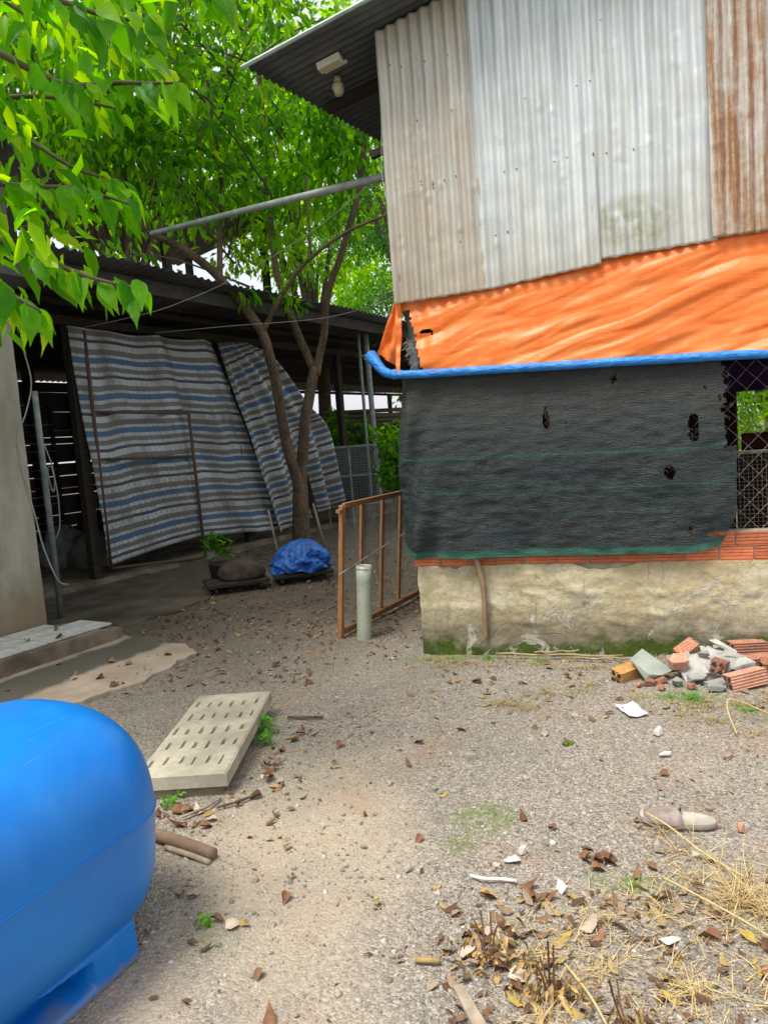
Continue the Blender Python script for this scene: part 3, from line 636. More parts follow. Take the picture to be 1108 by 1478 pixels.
# leaning pole with loose cables
pole = tag(MB().tube([(-3.14, 6.95, 2.19), (-3.19, 7.05, -.02)], .028, 12).build('leaning_pole', MT['steel'], None, True), 'grey steel pole leaning beside the house wall corner', 'pole')
tag(MB().tube(catmull([(-3.08, 6.88, 1.7), (-3.03, 6.9, 1.44), (-3.05, 6.9, 1.25), (-3.08, 6.9, 1.35), (-3.08, 6.9, 1.47), (-3.045, 6.9, 1.47), (-3.02, 6.9, 1.28), (-3.02, 6.9, 1.08), (-3.04, 6.9, .9), (-3.1, 6.9, .79)], 6), .006, 6).build('looped_cable', MT['cable'], None, True), 'pale cable hanging in a loop from the leaning steel pole', 'cable')
tag(MB().tube(catmull([(-2.86, 6.22, 2.75), (-2.87, 6.24, 2.5), (-2.84, 6.25, 2.2), (-2.89, 6.2, 1.95), (-2.945, 6.12, 1.75), (-2.945, 6.12, 1.5), (-2.91, 6.17, 1.11), (-2.88, 6.2, .8), (-2.84, 6.3, .51), (-2.80, 6.4, .45)], 6), .006, 6).build('wall_cable', MT['cable'], None, True), 'loose grey cable running down the corner of the house wall', 'cable')

# ------------------------------------------------------------------ long dark shed behind (local x along its eave, local y into it)
B0 = (-2.82, 7.7, 0)
ls = empty('long_shed', B0, R60, 'long dark open shed with a corrugated roof, behind the striped tarps', 'shed')
def lroof(u, v):
    x = -2.6+u*20; y = v*5.6-.02; return (x, y+.02*N3((x, 0, 0), 3), 3.60-.60*v+.014*cos(2*pi*x/.12)+.03*N3((x, y, 0), .7))
surf('roof', lroof, 1000, 8, MT['roofdark'], ls, thick=.004)
m = MB(); m.box((7.4, .20, 3.43), (20, .03, .16)); m.build('fascia', MT['dark_board'], ls)
for y in (1.2, 2.7, 4.2, 5.4):
    m = MB(); m.box((7.4, y, 3.55-.107*y-.05), (20, .06, .07)); m.build('purlin', MT['darkwood'], ls)
for x in (.72, 3.6, 6.5, 9.4, 12.3, 15.2):
    m = MB(); m.box((x-.02, 1.25, 1.56), (.13, .10, 3.12)); m.build('post', MT['darkwood'], ls)
    m = MB(); m.box((x-.02, 5.0, 1.43), (.10, .10, 2.85)); m.build('post', MT['darkwood'], ls)
m = MB(); m.tube([(6.4, .5, 0), (6.42, .55, 3.4)], .05, 8); m.build('post', MT['steel'], ls)
m = MB(); m.tube([(6.30, .62, 0), (6.28, .62, 3.4)], .03, 8); m.build('post', MT['steel'], ls)
m = MB(); m.box((7.4, 1.25, 3.17), (20, .08, .10)); m.build('beam', MT['darkwood'], ls)
sl = MB().box((0, 0, 0), (8.0, .03, .1105)).mesh('slat', MT['dark_board'])
for i in range(25):
    link('slat', sl, ls, (1.4, 5.1+random.uniform(-.01, .01), .12+i*.112+random.uniform(-.006, .006)), (0, random.uniform(-.004, .004), 0))
m = MB(); m.box((11.4, 5.1, 1.16), (12, .05, 2.32)); m.build('rear_wall', MT['dark_board'], ls)
m = MB(); m.box((-2.5, 3.4, 1.6), (.05, 3.4, 3.2)); m.build('end_wall', MT['dark_board'], ls)
m = MB(); m.box((17.3, 2.6, 1.6), (.05, 5, 3.2)); m.build('end_wall', MT['dark_board'], ls)
m = MB(); m.box((7.4, 3.1, .03), (19.6, 4.0, .1)); m.build('floor_slab', MT['concrete_dark'], ls, bevel=.01)
# cement apron in front of it
m = MB(); ap = [(-3.6, 6.9), (-2.45, 6.55), (-2.05, 6.95), (-1.9, 7.5), (-2.1, 8.4), (-3.2, 9.5), (-4.8, 8.8)]; ap2 = []
for (a0, a1), (b0_, b1_) in zip(ap, ap[1:]+ap[:1]):
    for k_ in range(10):
        q_ = Vector((a0+(b0_-a0)*k_/10, a1+(b1_-a1)*k_/10, 0)); ap2.append((q_.x+.14*N3(q_, 2)+.05*N3(q_, 7), q_.y+.14*N3(q_, 2, 7)+.05*N3(q_, 7, 3)))
m.prism(ap2, -.05, .02, 'z')
tag(m.build('cement_apron', M('damp_cement', (.15, .12, .09), (.075, .062, .048), 2.5, .8, .2, bump=.4, bscale=30), bevel=.01), kind='structure')
# rack of cages inside
rk = empty('cage_rack', B0, R60, 'dark rack of slatted cages inside the long shed', 'rack')
for zz in (.35, .75, 1.15, 1.55, 1.95, 2.3):
    m = MB(); m.box((1.0, 4.0, zz), (2.4, .6, .03)); m.build('shelf', MT['dark_board'], rk)
for x in (-.15, 1.0, 2.15):
    m = MB(); m.box((x, 3.72, 1.2), (.05, .05, 2.4)); m.build('upright', MT['darkwood'], rk)
for zz in (.5, .62, .9, 1.02, 1.3, 1.42, 1.7, 1.82, 2.1):
    m = MB(); m.tube([(-.15, 3.69, zz), (2.15, 3.69, zz+.01)], .008, 5); m.build('rail', MT['steel'], rk)
# gate
gt = empty('gate', B0, R60, 'rusty pipe framed gate with wire mesh in front of the striped tarp', 'gate')
GP = [(.80, 1.10, .19), (2.38, 1.06, .05)]
for nm, P in (('stile', [(.80, 1.1, .19), (.80, 1.1, 3.05)]), ('stile', [(2.38, 1.06, .04), (2.34, 1.06, 2.1)]), ('rail', [(.80, 1.1, .19), (2.38, 1.06, .05)]), ('rail', [(.80, 1.1, 1.52), (2.36, 1.06, 1.47)]), ('rail', [(.80, 1.1, 2.09), (2.34, 1.06, 2.06)])):
    MB().tube(P, .022 if nm == 'stile' else .018, 8).build(nm, MT['rust'], gt, True)
chain(MB(), .85, 2.32, .22, 1.48, 1.09, .10, .0016).build('chain_link', MT['rust'], gt)
# striped tarps
def uvm(Lu, Lv): return lambda u, v: (u*Lu, v*Lv)
def tarp1(u, v):
    v1 = 1-v; top = Vector((.62+u*2.5, 1.16, 3.10-.02*sin(u*pi))); bot = Vector((.78+u*3.5, 1.13, .22+.14*sin(min(1, u*1.5)*pi*.5)-.20*max(0, u-.45)/.55))
    p = top.lerp(bot, v1)
    f = .075*sin(u*17+v1*1.4+1.5*N3((u*2, v1, 0), 1.5))*(.35+.65*(1-abs(v1-.2)))+.05*N3((u*4, v1*1.6, 1), 1.6)+.025*N3((u*9, v1*2, 5), 2)
    p.y -= f+.10*max(0, u-.6)*v1; p.z += .03*N3((u*6, v1*2, 9), 1.0)
    return p
tag(surf('striped_tarp', tarp1, 150, 80, MT['stripe'], None, B0, (0, 0, R60), thick=.003, uv=uvm(3.0, 3.0)), 'large blue and white striped tarp hanging behind the pipe framed gate', 'tarp')
RE = [(3.42, .87, 3.08), (3.95, .757, 2.83), (4.57, .686, 2.19), (5.10, .70, 1.80), (5.34, .70, 1.15), (5.50, .70, .52)]
REc = catmull(RE, 10)
def tarp2(u, v):
    v1 = 1-v; q = v1*(len(REc)-1); i = min(int(q), len(REc)-2); R_ = REc[i].lerp(REc[i+1], q-i)
    L_ = Vector((3.12+.95*v1, 1.12-.05*v1, 3.08-2.93*v1)); p = L_.lerp(R_, u)
    p.z += .10*sin(u*pi)*v1*-.2; p.y -= (.07*sin(u*26+v1*2)+.05*N3((u*4, v1*2, 0), 1.7))*(.35+.65*v1)
    return p
def tarp2_skip(u, v):   # the cloth is split where the tree stands
    return .47+.04*N3((u, v*3, 0), 3) < u < .62 and v < .28+.05*N3((v*9, u*9, 0), 1)
tag(surf('striped_tarp', tarp2, 120, 80, MT['stripe'], None, B0, (0, 0, R60), skip=tarp2_skip, thick=.003, uv=uvm(1.6, 3.2)), 'crumpled blue and white striped tarp pulled aside behind the forked tree', 'tarp')
# things behind: cages, stacked poles
hc = empty('hutch', (0, 0, 0), 0, 'grey wire fronted hutch standing behind the forked tree', 'hutch'); hc.location = (-.62, 13.2, 0); hc.rotation_euler = (0, 0, radians(8))
for x in (-.45, -.02, .9): m = MB(); m.box((x+.1, 0, .72), (.04, .04, 1.44)); m.build('upright', MT['steel'], hc)
for zz in (.38, .90, 1.42): m = MB(); m.box((.32, -.025, zz), (1.5, .035, .035)); m.build('rail', MT['steel'], hc)
m = MB(); m.box((.3, .5, .9), (1.4, .03, 1.0)); m.box((.3, .25, .38), (1.4, .5, .02)); m.build('panel', MT['roofdark'], hc)
m = MB()
for i in range(30): m.tube([(-.42+i*.05, -.005, .38), (-.42+i*.05, -.005, 1.42)], .0025, 3, False)
for i in range(22): m.tube([(-.42, -.003, .38+i*.05), (1.05, -.003, .38+i*.05)], .0025, 3, False)
m.build('wire_grid', MT['steel'], hc)
for i in range(7):
    zz = 1.9+.10*(i//2); tag(MB().tube([(-1.4+random.uniform(-.3, .3), 17.2-.12*(i % 2), zz+random.uniform(-.02, .02)), (1.4+random.uniform(-.3, .3), 16.9-.12*(i % 2), zz-.08+random.uniform(-.03, .03))], .045, 8).build('wooden_pole', MT['pale_wood'], None, True), 'weathered wooden pole stacked on the pile at the back of the long shed', 'pole', 'stacked poles at the back')
m = MB(); m.box((.0, 17.0, .92), (2.4, .3, 1.84)); tag(m.build('low_wall', MT['dark_board']), 'dark low board wall carrying the stacked wooden poles', 'wall')
# steel pole across to the shed
tag(MB().tube([(-1.95, 7.1, 3.56), (-.9, 6.2, 3.43), (.35, 5.16, 3.275)], [.023, .026, .030], 12).build('cross_pole', MT['steel'], None, True), 'long grey green pipe stretched from the shed corner through the trees', 'pipe')
tag(MB().tube(catmull([(-3.4, 8.6, 3.0), (-2.4, 8.25, 3.06), (-1.9, 8.0, 3.12), (-1.35, 7.5, 3.17), (-.43, 6.5, 3.3), (.25, 5.4, 3.42)], 6), .0035, 5).build('overhead_cable', MT['cable'], None), 'thin pale cable slung below the long grey pipe', 'cable')
tag(MB().tube(catmull([(-2.6, 9.2, 3.0), (-1.67, 9, 2.98), (-.43, 9, 3.0), (.5, 8.6, 3.15)], 6), .003, 5).build('overhead_cable', MT['cable'], None), 'thin taut wire crossing in front of the long shed eave', 'cable')
# raised roof behind the long shed
hr = empty('high_shed', (-4.6, 16.6, 0), R60, 'tall open shed with a dark roof, behind the long shed', 'shed')
surf('roof', lambda u, v: (-4.5+u*7.2, -1.6+v*3.4, 6.9-.5*v+.02*cos(u*7.2*2*pi/.15)), 300, 6, MT['roofdark'], hr, thick=.02)
for x in (-4.2, -.8, 2.4): m = MB(); m.box((x, 1.2, 3.2), (.14, .14, 6.4)); m.build('post', MT['darkwood'], hr)
for x in (-4.2, -.8, 2.4): m = MB(); m.box((x, -1.2, 3.4), (.14, .14, 6.8)); m.build('post', MT['darkwood'], hr)

# ------------------------------------------------------------------ things by the tree
def lump(name, mat, loc, size, seed, parent=None, flat=.35, amp=.18, fr=2.2, sag=None):
    nu, nv = 28, 18
    def fn(u, v):
        th = 2*pi*u; ph = pi*(v-.5)*.999; p = Vector((cos(ph)*cos(th), cos(ph)*sin(th), sin(ph)))
        k = 1+amp*N3(p, fr, seed)+.4*amp*N3(p, fr*2.7, seed+5)
        z = p.z*k; z = max(z, -flat)
        return (p.x*k*size[0], p.y*k*size[1], (z+flat)*size[2])
    return surf(name, fn, nu, nv, mat, parent, loc)
for (x, y, rz, lb) in ((-.98, 8.25, .25, 'low wooden trolley under the blue plastic bundle'), (-1.66, 7.95, .35, 'low wooden trolley under the pinkish sack beside the gate')):
    t_ = empty('trolley', (x, y, gh(x, y)), rz, lb, 'trolley')
    m = MB(); m.box((0, 0, .10), (.66, .46, .04)); m.build('deck', MT['darkwood'], t_, bevel=.006)
    for a in (-.24, .24):
        for b_ in (-.15, .15): MB().tube([(a-.015, b_, .04), (a+.015, b_, .04)], .04, 12).build('wheel', MT['black'], t_)
def bagf(u, v):
    th = 2*pi*u; q = v; R_ = (1-q**2.2)**.5 if q < 1 else 0
    k = 1+.25*N3((cos(th)*1.4, sin(th)*1.4, q*2), 1.6, 3)+.30*(.5-abs(N3((cos(th)*1.6+q, sin(th)*1.6, q*1.2), 2.6, 6)))**2*2+.14*(.5-abs(N3((cos(th)*3, sin(th)*3+q, q*2), 3.2, 9)))**2*2+.05*N3((cos(th)*5, sin(th)*5, q*3), 2, 2)
    return (.30*cos(th)*R_*k+.03*q, .22*sin(th)*R_*k, .12+.32*q+.05*N3((cos(th), sin(th), q), 2, 8))
tag(surf('blue_bundle', bagf, 90, 26, MT['bluebag'], None, (-.98, 8.22, 0), (0, 0, .25)), 'crumpled bright blue plastic bundle lying on a low trolley', 'bundle')
tag(lump('sack', MT['sackpink'], (-1.6, 7.95, .12), (.25, .17, .16), 3), 'filled pinkish sack lying on a low trolley beside the gate', 'sack')
for i, (x, y, s, mt, lb) in enumerate(((-4.55, 10.3, (.36, .3, .40), 'sackwhite', 'large pale woven sack bulging behind the leaning pole'), (-4.0, 10.1, (.34, .28, .36), 'sackwhite', 'slumped greenish woven sack touching the dark gate post'), (-4.3, 10.9, (.3, .25, .55), 'sackpink', 'dull reddish sack standing behind the two pale woven sacks'))):
    tag(lump('sack', MT[mt], (x, y, .08), s, 10+i*4, amp=.3), lb, 'sack')
for P, r, lb in ((((-.99, 10.4, .68), (-.86, 10.35, 0)), .018, 'thin pale stick propped against the forked tree'), (((-1.47, 9.4, .72), (-1.36, 9.3, 0)), .015, 'thin pale stick leaning behind the blue bundle')):
    tag(MB().tube(P, r, 8).build('prop_stick', MT['pale_wood'], None, True), lb, 'stick')
# ------------------------------------------------------------------ framed wire screen and the pvc pipe
P0 = Vector((-.416, 5.58, 0)); P1 = Vector((.30, 6.96, 0)); dl = (P1-P0); LS = dl.length; an = math.atan2(dl.y, dl.x)
scn = empty('wire_screen', (P0.x, P0.y, gh(P0.x, P0.y)), an, 'orange wooden framed wire mesh screen standing behind the pvc pipe', 'screen')
scn.rotation_euler = (radians(6), 0, an)
for x in (.02, .36, .72, 1.07, LS): m = MB(); m.box((x, 0 if x in (.02,) else .015, .52), (.042, .035, 1.04) if x < .05 else (.04, .022, 1.0)); m.build('stile', MT['wood'], scn, bevel=.002)
for zz, h in ((1.035, .04), (.05, .045)): m = MB(); m.box((LS/2+.02, -.012, zz), (LS, .024, h)); m.build('rail', MT['wood'], scn, bevel=.002)
m = MB(); m.box((-.03, -.005, 1.0), (.05, .03, .025)); m.build('peg', MT['wood'], scn)
m = MB()
for i in range(int(LS/.019)): m.tube([(.04+i*.019, .004+.004*sin(i*.5), .06), (.04+i*.019, .004+.006*sin(i*.5+1), 1.02)], .0009, 3, False)
for i in range(51): m.tube([(.03, .006, .06+i*.019), (LS*.5, .006+.004*sin(i), .06+i*.019), (LS, .006, .06+i*.019)], .0009, 3, False)
m.build('wire_mesh', M('mesh_wire', (.30, .30, .27), (.22, .2, .17), 20, .6, .4, bump=0), scn)
m = MB(); m.tube([(-.08, -.04, .53), (.1, -.035, .55), (.5, -.03, .60), (1.0, -.03, .66), (LS, -.03, .72)], .006, 6); m.build('tie_wire', MT['cable'], scn)
pv = empty('pvc_pipe', (-.222, 5.53, gh(-.222, 5.53)), 0, 'short pale pvc pipe standing upright in front of the wire screen', 'pipe')
pv.rotation_euler = (0, radians(4), 0)
vs = []; rings = [(.058, -.03), (.057, .33), (.058, .43), (.060, .45), (.060, .565), (.055, .565), (.053, .55), (.052, .2)]
for r, z in rings: vs += [(r*cos(2*pi*k/28), r*sin(2*pi*k/28), z) for k in range(28)]
MB().add(vs, [(i*28+k, i*28+(k+1) % 28, (i+1)*28+(k+1) % 28, (i+1)*28+k) for i in range(len(rings)-1) for k in range(28)]).build('tube', MT['pvc'], pv, True)
m = MB(); m.tube([(.061*cos(a), .061*sin(a), .545) for a in np.linspace(0, 2*pi, 25)], .003, 5); m.build('wire_tie', MT['cable'], pv)
# ------------------------------------------------------------------ blue tank
TA = Vector((.43, .903, 0)).normalized(); TO = Vector((-1.125, 2.27, 0)); tang = math.atan2(TA.y, TA.x)
tank = empty('water_tank', (TO.x, TO.y, 0), tang, 'big bright blue plastic water tank lying on its moulded base', 'tank')
TL = 1.75; TR = .395; TZ = .435
def tank_fn(u, v):
    # u along the axis from the near end to the far end, v round the barrel
    s = u; x = -TL+ (TL+.20)*s
    e1 = max(0, (x+.06)/.26); e0 = max(0, (-TL+.26-x)/.26)
    e = min(.9995, max(e1, e0)); k = (1-e**2.3)**(1/2.3)
    th = 2*pi*v; cy, cz = cos(th), sin(th); n = 2.4 if cz > 0 else 2.4+1.8*min(1, -cz*2.5)
    r = (abs(cy)**n+abs(cz)**n)**(-1/n)
    y = TR*r*cy*k; z = (.335 if cz > 0 else .375)*r*cz*k
    rib = .008*exp(-((x+.62)/.05)**2)+.008*exp(-((x+1.25)/.05)**2)
    y *= 1+rib*2; z *= 1+rib*2
    seam = .004*exp(-(cz/.02)**2)
    y += seam*(1 if cy > 0 else -1)
    if cz < 0: y *= 1-.09*abs(cz)**.8
    return (x, y, TZ+z)
surf('barrel', tank_fn, 90, 120, MT['tank'], tank)
for sgn in (0, .5):
    MB().tube([Vector(tank_fn(i/60, sgn))+Vector((0, (.0008 if sgn == 0 else -.0008), 0)) for i in range(2, 59)], .0014, 6).build('mould_seam', MT['tank'], tank, True)
# moulded base with pockets
def base_fn(u, v):
    x = -TL+.06+u*(TL-.06-.03); hw_ = .322
    pts = [(-hw_-.004, .0), (-hw_, .115), (-hw_+.05, .16), (0, .18), (hw_-.05, .16), (hw_, .115), (hw_+.004, .0)]
    q = v*(len(pts)-1); i = min(int(q), len(pts)-2); f = q-i; y = pts[i][0]*(1-f)+pts[i+1][0]*f; z = pts[i][1]*(1-f)+pts[i+1][1]*f
    # pocket on the flank
    px = ((x+.36)/.17); inside = max(0, min(1, (1-abs(px))*13))
    zt = .118+.02*px*-1
    if z < zt: y -= (1 if y > 0 else -1)*.11*inside*max(0, min(1, (zt-z)/.02))*max(0, min(1, (z-.015)/.02))
    px = ((x+1.05)/.17); inside = max(0, min(1, (1-abs(px))*13))
    if z < .11: y -= (1 if y > 0 else -1)*.11*inside*max(0, min(1, (.11-z)/.02))
    return (x, y, z)
surf('base', base_fn, 260, 150, MT['tank'], tank)
m = MB(); m.prism([(-.325, .0), (.325, .0), (.321, .114), (.28, .16), (-.28, .16), (-.321, .114)], -.042, -.028, 'x'); m.build('base_end', MT['tank'], tank)
lid = [(.0, .065), (.10, .065), (.165, .058), (.185, .045), (.19, .03), (.205, .028), (.21, .0), (.215, -.05)]
vs = [(-.46+r*cos(2*pi*k/40), r*sin(2*pi*k/40), TZ+.335+z-.012) for r, z in lid for k in range(40)]
MB().add(vs, [(i*40+k, i*40+(k+1) % 40, (i+1)*40+(k+1) % 40, (i+1)*40+k) for i in range(len(lid)-1) for k in range(40)]).build('lid', MT['tank'], tank, True)
# ------------------------------------------------------------------ slotted concrete slab lying on another one
SC = Vector((-.955, 3.62, 0)); sang = radians(-3)
def slab_fn_build():
    L_, Wd, T_ = 1.0, .42, .062
    root = empty('slotted_slab', (SC.x, SC.y, .052), sang, 'pale concrete drain slab with rows of slots, lying on the gravel', 'slab'); root.rotation_euler = (radians(1.0), radians(-.6), sang)
    nxc, nyc = 84, 200; slots = []
    for r in range(5):
        for c in range(6):
            slots.append((-.168+c*.066+(.010 if r % 2 else -.006)+random.uniform(-.006, .006), -.37+r*.175+.02+random.uniform(-.012, .012), .0056+.001*((r*7+c*3) % 3-1), .042+random.uniform(-.010, .004)))
    def f(u, v):
        x = (u-.5)*Wd; y = (v-.5)*L_; z = T_
        for sx, sy, sw, sl_ in slots:
            a = abs(x-sx); b_ = abs(y-sy)
            if a < sw and b_ < sl_: z = T_-.022
        for r_ in range(5):
            if abs(y-(-.37+r_*.175-.02)-.012*N3((x*9, r_, 0), 1.6)) < .0028 and N3((x*7, r_*3.1, 2), 1.5) > -.05: z = min(z, T_-.006)
        z += .0012*N3((x, y, 0), 30)+.0012*N3((x, y, 0), 8)
        ed = min(Wd/2-abs(x), L_/2-abs(y))
        if ed < .005: z -= .005+.003*N3((x, y, 0), 20)
        return (x, y, z)
    surf('slab_top', f, nxc, nyc, MT['concrete'], root, smooth=False)
    m = MB(); m.box((0, 0, T_/2-.0045), (Wd-.0005, L_-.0005, T_-.011+.002)); 
    m2 = MB()
    for (a, b_) in (((-Wd/2, -L_/2), (Wd/2, -L_/2)), ((Wd/2, -L_/2), (Wd/2, L_/2)), ((Wd/2, L_/2), (-Wd/2, L_/2)), ((-Wd/2, L_/2), (-Wd/2, -L_/2))):
        m2.add([(a[0], a[1], 0), (b_[0], b_[1], 0), (b_[0], b_[1], T_-.004), (a[0], a[1], T_-.004)], [(0, 1, 2, 3)])
    m2.add([(-Wd/2, -L_/2, 0), (Wd/2, -L_/2, 0), (Wd/2, L_/2, 0), (-Wd/2, L_/2, 0)], [(3, 2, 1, 0)])
    m2.build('slab_side', MT['concrete'], root)
    o = MB(); o.box((SC.x-.03, SC.y-.005, .022), (.40, .95, .056), Matrix.Rotation(sang+.02, 3, 'Z'), .004); tag(o.build('slab', MT['concrete_dark'], bevel=.006), 'stained grey concrete slab underneath the slotted slab', 'slab')
slab_fn_build()
# log and branch
lg = tag(MB().tube(catmull([(-1.16, 2.86, .03), (-1.03, 2.79, .032), (-.86, 2.69, .030), (-.725, 2.60, .028)], 5), [.024, .024, .025, .025, .024, .023, .023, .024, .025, .024, .023, .023, .023, .023, .022, .0225], 12).build('cut_branch', M('brown_log', (.24, .165, .11), (.17, .115, .08), 12, .85, .2, bump=.5, stretch=(1, 1, 1)), None, True), 'thick cut brown branch poking out from behind the blue tank', 'branch')
tag(MB().tube(catmull([(-.93, 2.70, .012), (-.82, 2.63, .014), (-.735, 2.575, .010)], 4), .011, 8).build('thin_stick', MT['pale_wood'], None, True), 'thinner pale stick lying beside the thick cut branch', 'stick')
# ------------------------------------------------------------------ flip-flop
ff = empty('slide_sandal', (1.0, 2.618, gh(1.0, 2.618)+.004), radians(-19), 'single worn beige slide sandal lying on the gravel', 'sandal')
outl = []
for i in range(40):
    a = 2*pi*i/40; c, s = cos(a), sin(a); x = .134*c; y = .052*(abs(s)**.8)*(1 if s > 0 else -1)*(1+.16*(-c)*.7)*(1-.10*exp(-((c-.15)/.35)**2))
    outl.append((x, y))
vs = []; ringz = [(.93, .0), (1.0, .006), (1.0, .022), (.985, .027), (.90, .026), (.80, .021), (.4, .019), (0.0, .018)]
for k, z in ringz: vs += [(x*k, y*k, z+.006*max(0, -x/.134)**2) for x, y in outl]
MB().add(vs, [(i*40+k, i*40+(k+1) % 40, (i+1)*40+(k+1) % 40, (i+1)*40+k) for i in range(len(ringz)-1) for k in range(40)]+[tuple(range(40))[::-1]]).build('sole', MT['sole'], ff, True)
def strapf(u, v):
    x = -.126+v*.118+ .010*sin(u*pi)+.022*abs(cos(pi*u))*v; a = pi*u; hw_ = .0545*(1-.40*(1-v)**2.2); hh = .040*(.50+.50*v**.6)
    return (x, hw_*cos(a)*1.02, .014+hh*max(0, sin(a))**.7)
surf('strap', strapf, 28, 14, MT['strap'], ff, thick=.006)
# ------------------------------------------------------------------ rubble heap
def chunk(name, mat, loc, size, rot, seed, label, cat='rubble', group=None, sub=1):
    rr = random.Random(seed); import bmesh
    bm = bmesh.new()
    for i in range(14):
        p = Vector((rr.uniform(-1, 1), rr.uniform(-1, 1), rr.choice([-1, 1])*rr.uniform(.7, 1)))
        if abs(p.x)+abs(p.y) > 1.55: p.x *= .75; p.y *= .75
        bm.verts.new((p.x*size[0]/2, p.y*size[1]/2, p.z*size[2]/2))
    r = bmesh.ops.convex_hull(bm, input=bm.verts); bmesh.ops.delete(bm, geom=[g for g in r['geom_interior'] if isinstance(g, bmesh.types.BMVert)], context='VERTS')
    me = bpy.data.meshes.new(name); bm.to_mesh(me); bm.free(); me.materials.append(mat)
    o = link(name, me, None, loc, rot); b = o.modifiers.new('bevel', 'BEVEL'); b.width = min(size)*.06; b.segments = 1
    return tag(o, label, cat, group)
def hollow_brick(name, mat, loc, rot, L_, label):
    h, d_ = .083, .083; m = MB(); e = .004; pf = [(-d_/2, -h/2)]
    for k in range(5):
        y0 = -d_/2+d_*(k+.15)/5; pf += [(y0, -h/2), (y0+.004, -h/2+e), (y0+.009, -h/2+e), (y0+.012, -h/2)]
    pf.append((d_/2, -h/2))
    for k in range(5):
        z0 = -h/2+h*(k+.15)/5; pf += [(d_/2, z0), (d_/2-e, z0+.004), (d_/2-e, z0+.009), (d_/2, z0+.012)]
    pf.append((d_/2, h/2))
    for k in range(5):
        y0 = d_/2-d_*(k+.15)/5; pf += [(y0, h/2), (y0-.004, h/2-e), (y0-.009, h/2-e), (y0-.012, h/2)]
    pf.append((-d_/2, h/2))
    for k in range(5):
        z0 = h/2-h*(k+.15)/5; pf += [(-d_/2, z0), (-d_/2+e, z0-.004), (-d_/2+e, z0-.009), (-d_/2, z0-.012)]
    n = len(pf); vs = []; rr = random.Random(int(L_*1e4)+n)
    for sgn in (-1, 1):
        vs += [(sgn*L_/2+rr.uniform(-.006, .006), a, b_) for a, b_ in pf]
    inner = []
    for sgn in (-1, 1):
        for cy in (-.02, .02):
            for cz in (-.02, .02):
                b0 = len(vs); vs += [(sgn*(L_/2+.001), cy+.013*cos(2*pi*k/8), cz+.013*sin(2*pi*k/8)) for k in range(8)]
                inner.append((b0, sgn))
    fs = [(i, (i+1) % n, n+(i+1) % n, n+i) for i in range(n)]+[tuple(range(n))[::-1], tuple(range(n, 2*n))]
    m.add(vs[:2*n], fs); o = m.build(name, mat, None, False, loc, rot)
    for b0, sgn in inner:
        pts = vs[b0:b0+8]; q = MB().add([(p[0]+sgn*.004, p[1], p[2]) for p in pts], [tuple(range(8)) if sgn > 0 else tuple(range(8))[::-1]]); q.build('hole', MT['black'], o)  # flat black discs painted for the shade inside the hollows
    return tag(o, label, 'brick')
R_ = radians
hollow_brick('hollow_brick', MT['yellowbrick'], (1.335, 4.20, .032), (R_(12), R_(-4), R_(28)), .15, 'ochre hollow brick at the outer tip of the rubble heap')
chunk('concrete_slab_piece', MT['greenstone'], (1.50, 4.20, .07), (.30, .26, .05), (R_(24), R_(6), R_(12)), 4, 'broad green grey concrete piece tilted on the rubble heap')
chunk('brick_piece', MT['pinkbrick'], (1.625, 4.14, .10), (.13, .12, .06), (R_(38), R_(8), R_(-12)), 9, 'pale pink brick piece resting on the green grey concrete piece')
hollow_brick('hollow_brick', MT['orangebrick'], (1.755, 4.34, .095), (R_(20), R_(-24), R_(18)), .13, 'orange brick stump topping the back of the rubble heap')
hollow_brick('hollow_brick', MT['orangebrick'], (1.84, 4.10, .065), (R_(10), R_(10), R_(55)), .13, 'broken orange hollow brick wedged in the middle of the rubble heap')
hollow_brick('hollow_brick', MT['pinkbrick'], (1.915, 3.95, .04), (R_(-8), R_(-6), R_(8)), .21, 'dusty ribbed brick lying at the front foot of the rubble heap')
hollow_brick('hollow_brick', MT['orangebrick'], (2.07, 4.20, .035), (R_(5), R_(-3), R_(-2)), .22, 'dull red ribbed brick lying behind the dusty ribbed brick')
hollow_brick('hollow_brick', MT['orangebrick'], (2.16, 4.06, .045), (R_(14), R_(3), R_(-18)), .19, 'bright orange brick at the far right end of the rubble heap beside the plinth'.replace('far right ', 'plinth side ').replace(' beside the plinth', ''))
hollow_brick('hollow_brick', MT['orangebrick'], (2.12, 4.34, .085), (R_(0), R_(4), R_(8)), .22, 'dark red brick lying on top of the dull red ribbed brick')
grp = 'grey concrete shards in the rubble heap'; gl = 'flat grey concrete shard lying in the rubble heap'
for i, (x, y, z, a, b_, c_, rx, ry, rz) in enumerate(((1.70, 4.22, .15, .15, .12, .03, 30, 10, 40), (1.78, 4.20, .15, .14, .09, .035, 20, 40, 110), (1.86, 4.24, .15, .13, .12, .03, 34, -20, 20), (1.95, 4.28, .19, .20, .10, .028, 10, 16, -28), (1.98, 4.18, .14, .19, .10, .03, 18, 14, -22), (1.75, 4.10, .07, .15, .11, .05, 40, -10, 70), (1.69, 4.05, .04, .13, .09, .04, 14, 0, 0), (1.76, 3.97, .03, .15, .09, .035, 6, -6, 12), (1.55, 4.02, .035, .12, .08, .05, 10, 8, 30), (1.73, 3.92, .025, .16, .08, .03, 5, 4, -8), (1.95, 4.07, .12, .18, .12, .06, 12, 5, 15), (1.85, 4.34, .10, .16, .14, .07, 8, -12, 60), (2.0, 4.38, .09, .18, .14, .06, 0, 10, 0), (1.65, 4.30, .07, .18, .12, .08, 0, 10, 30))):
    chunk('concrete_shard', MT['greystone'], (x, y, z*.66), (a, b_, c_), (R_(rx), R_(ry), R_(rz)), 60+i, gl, group=grp)
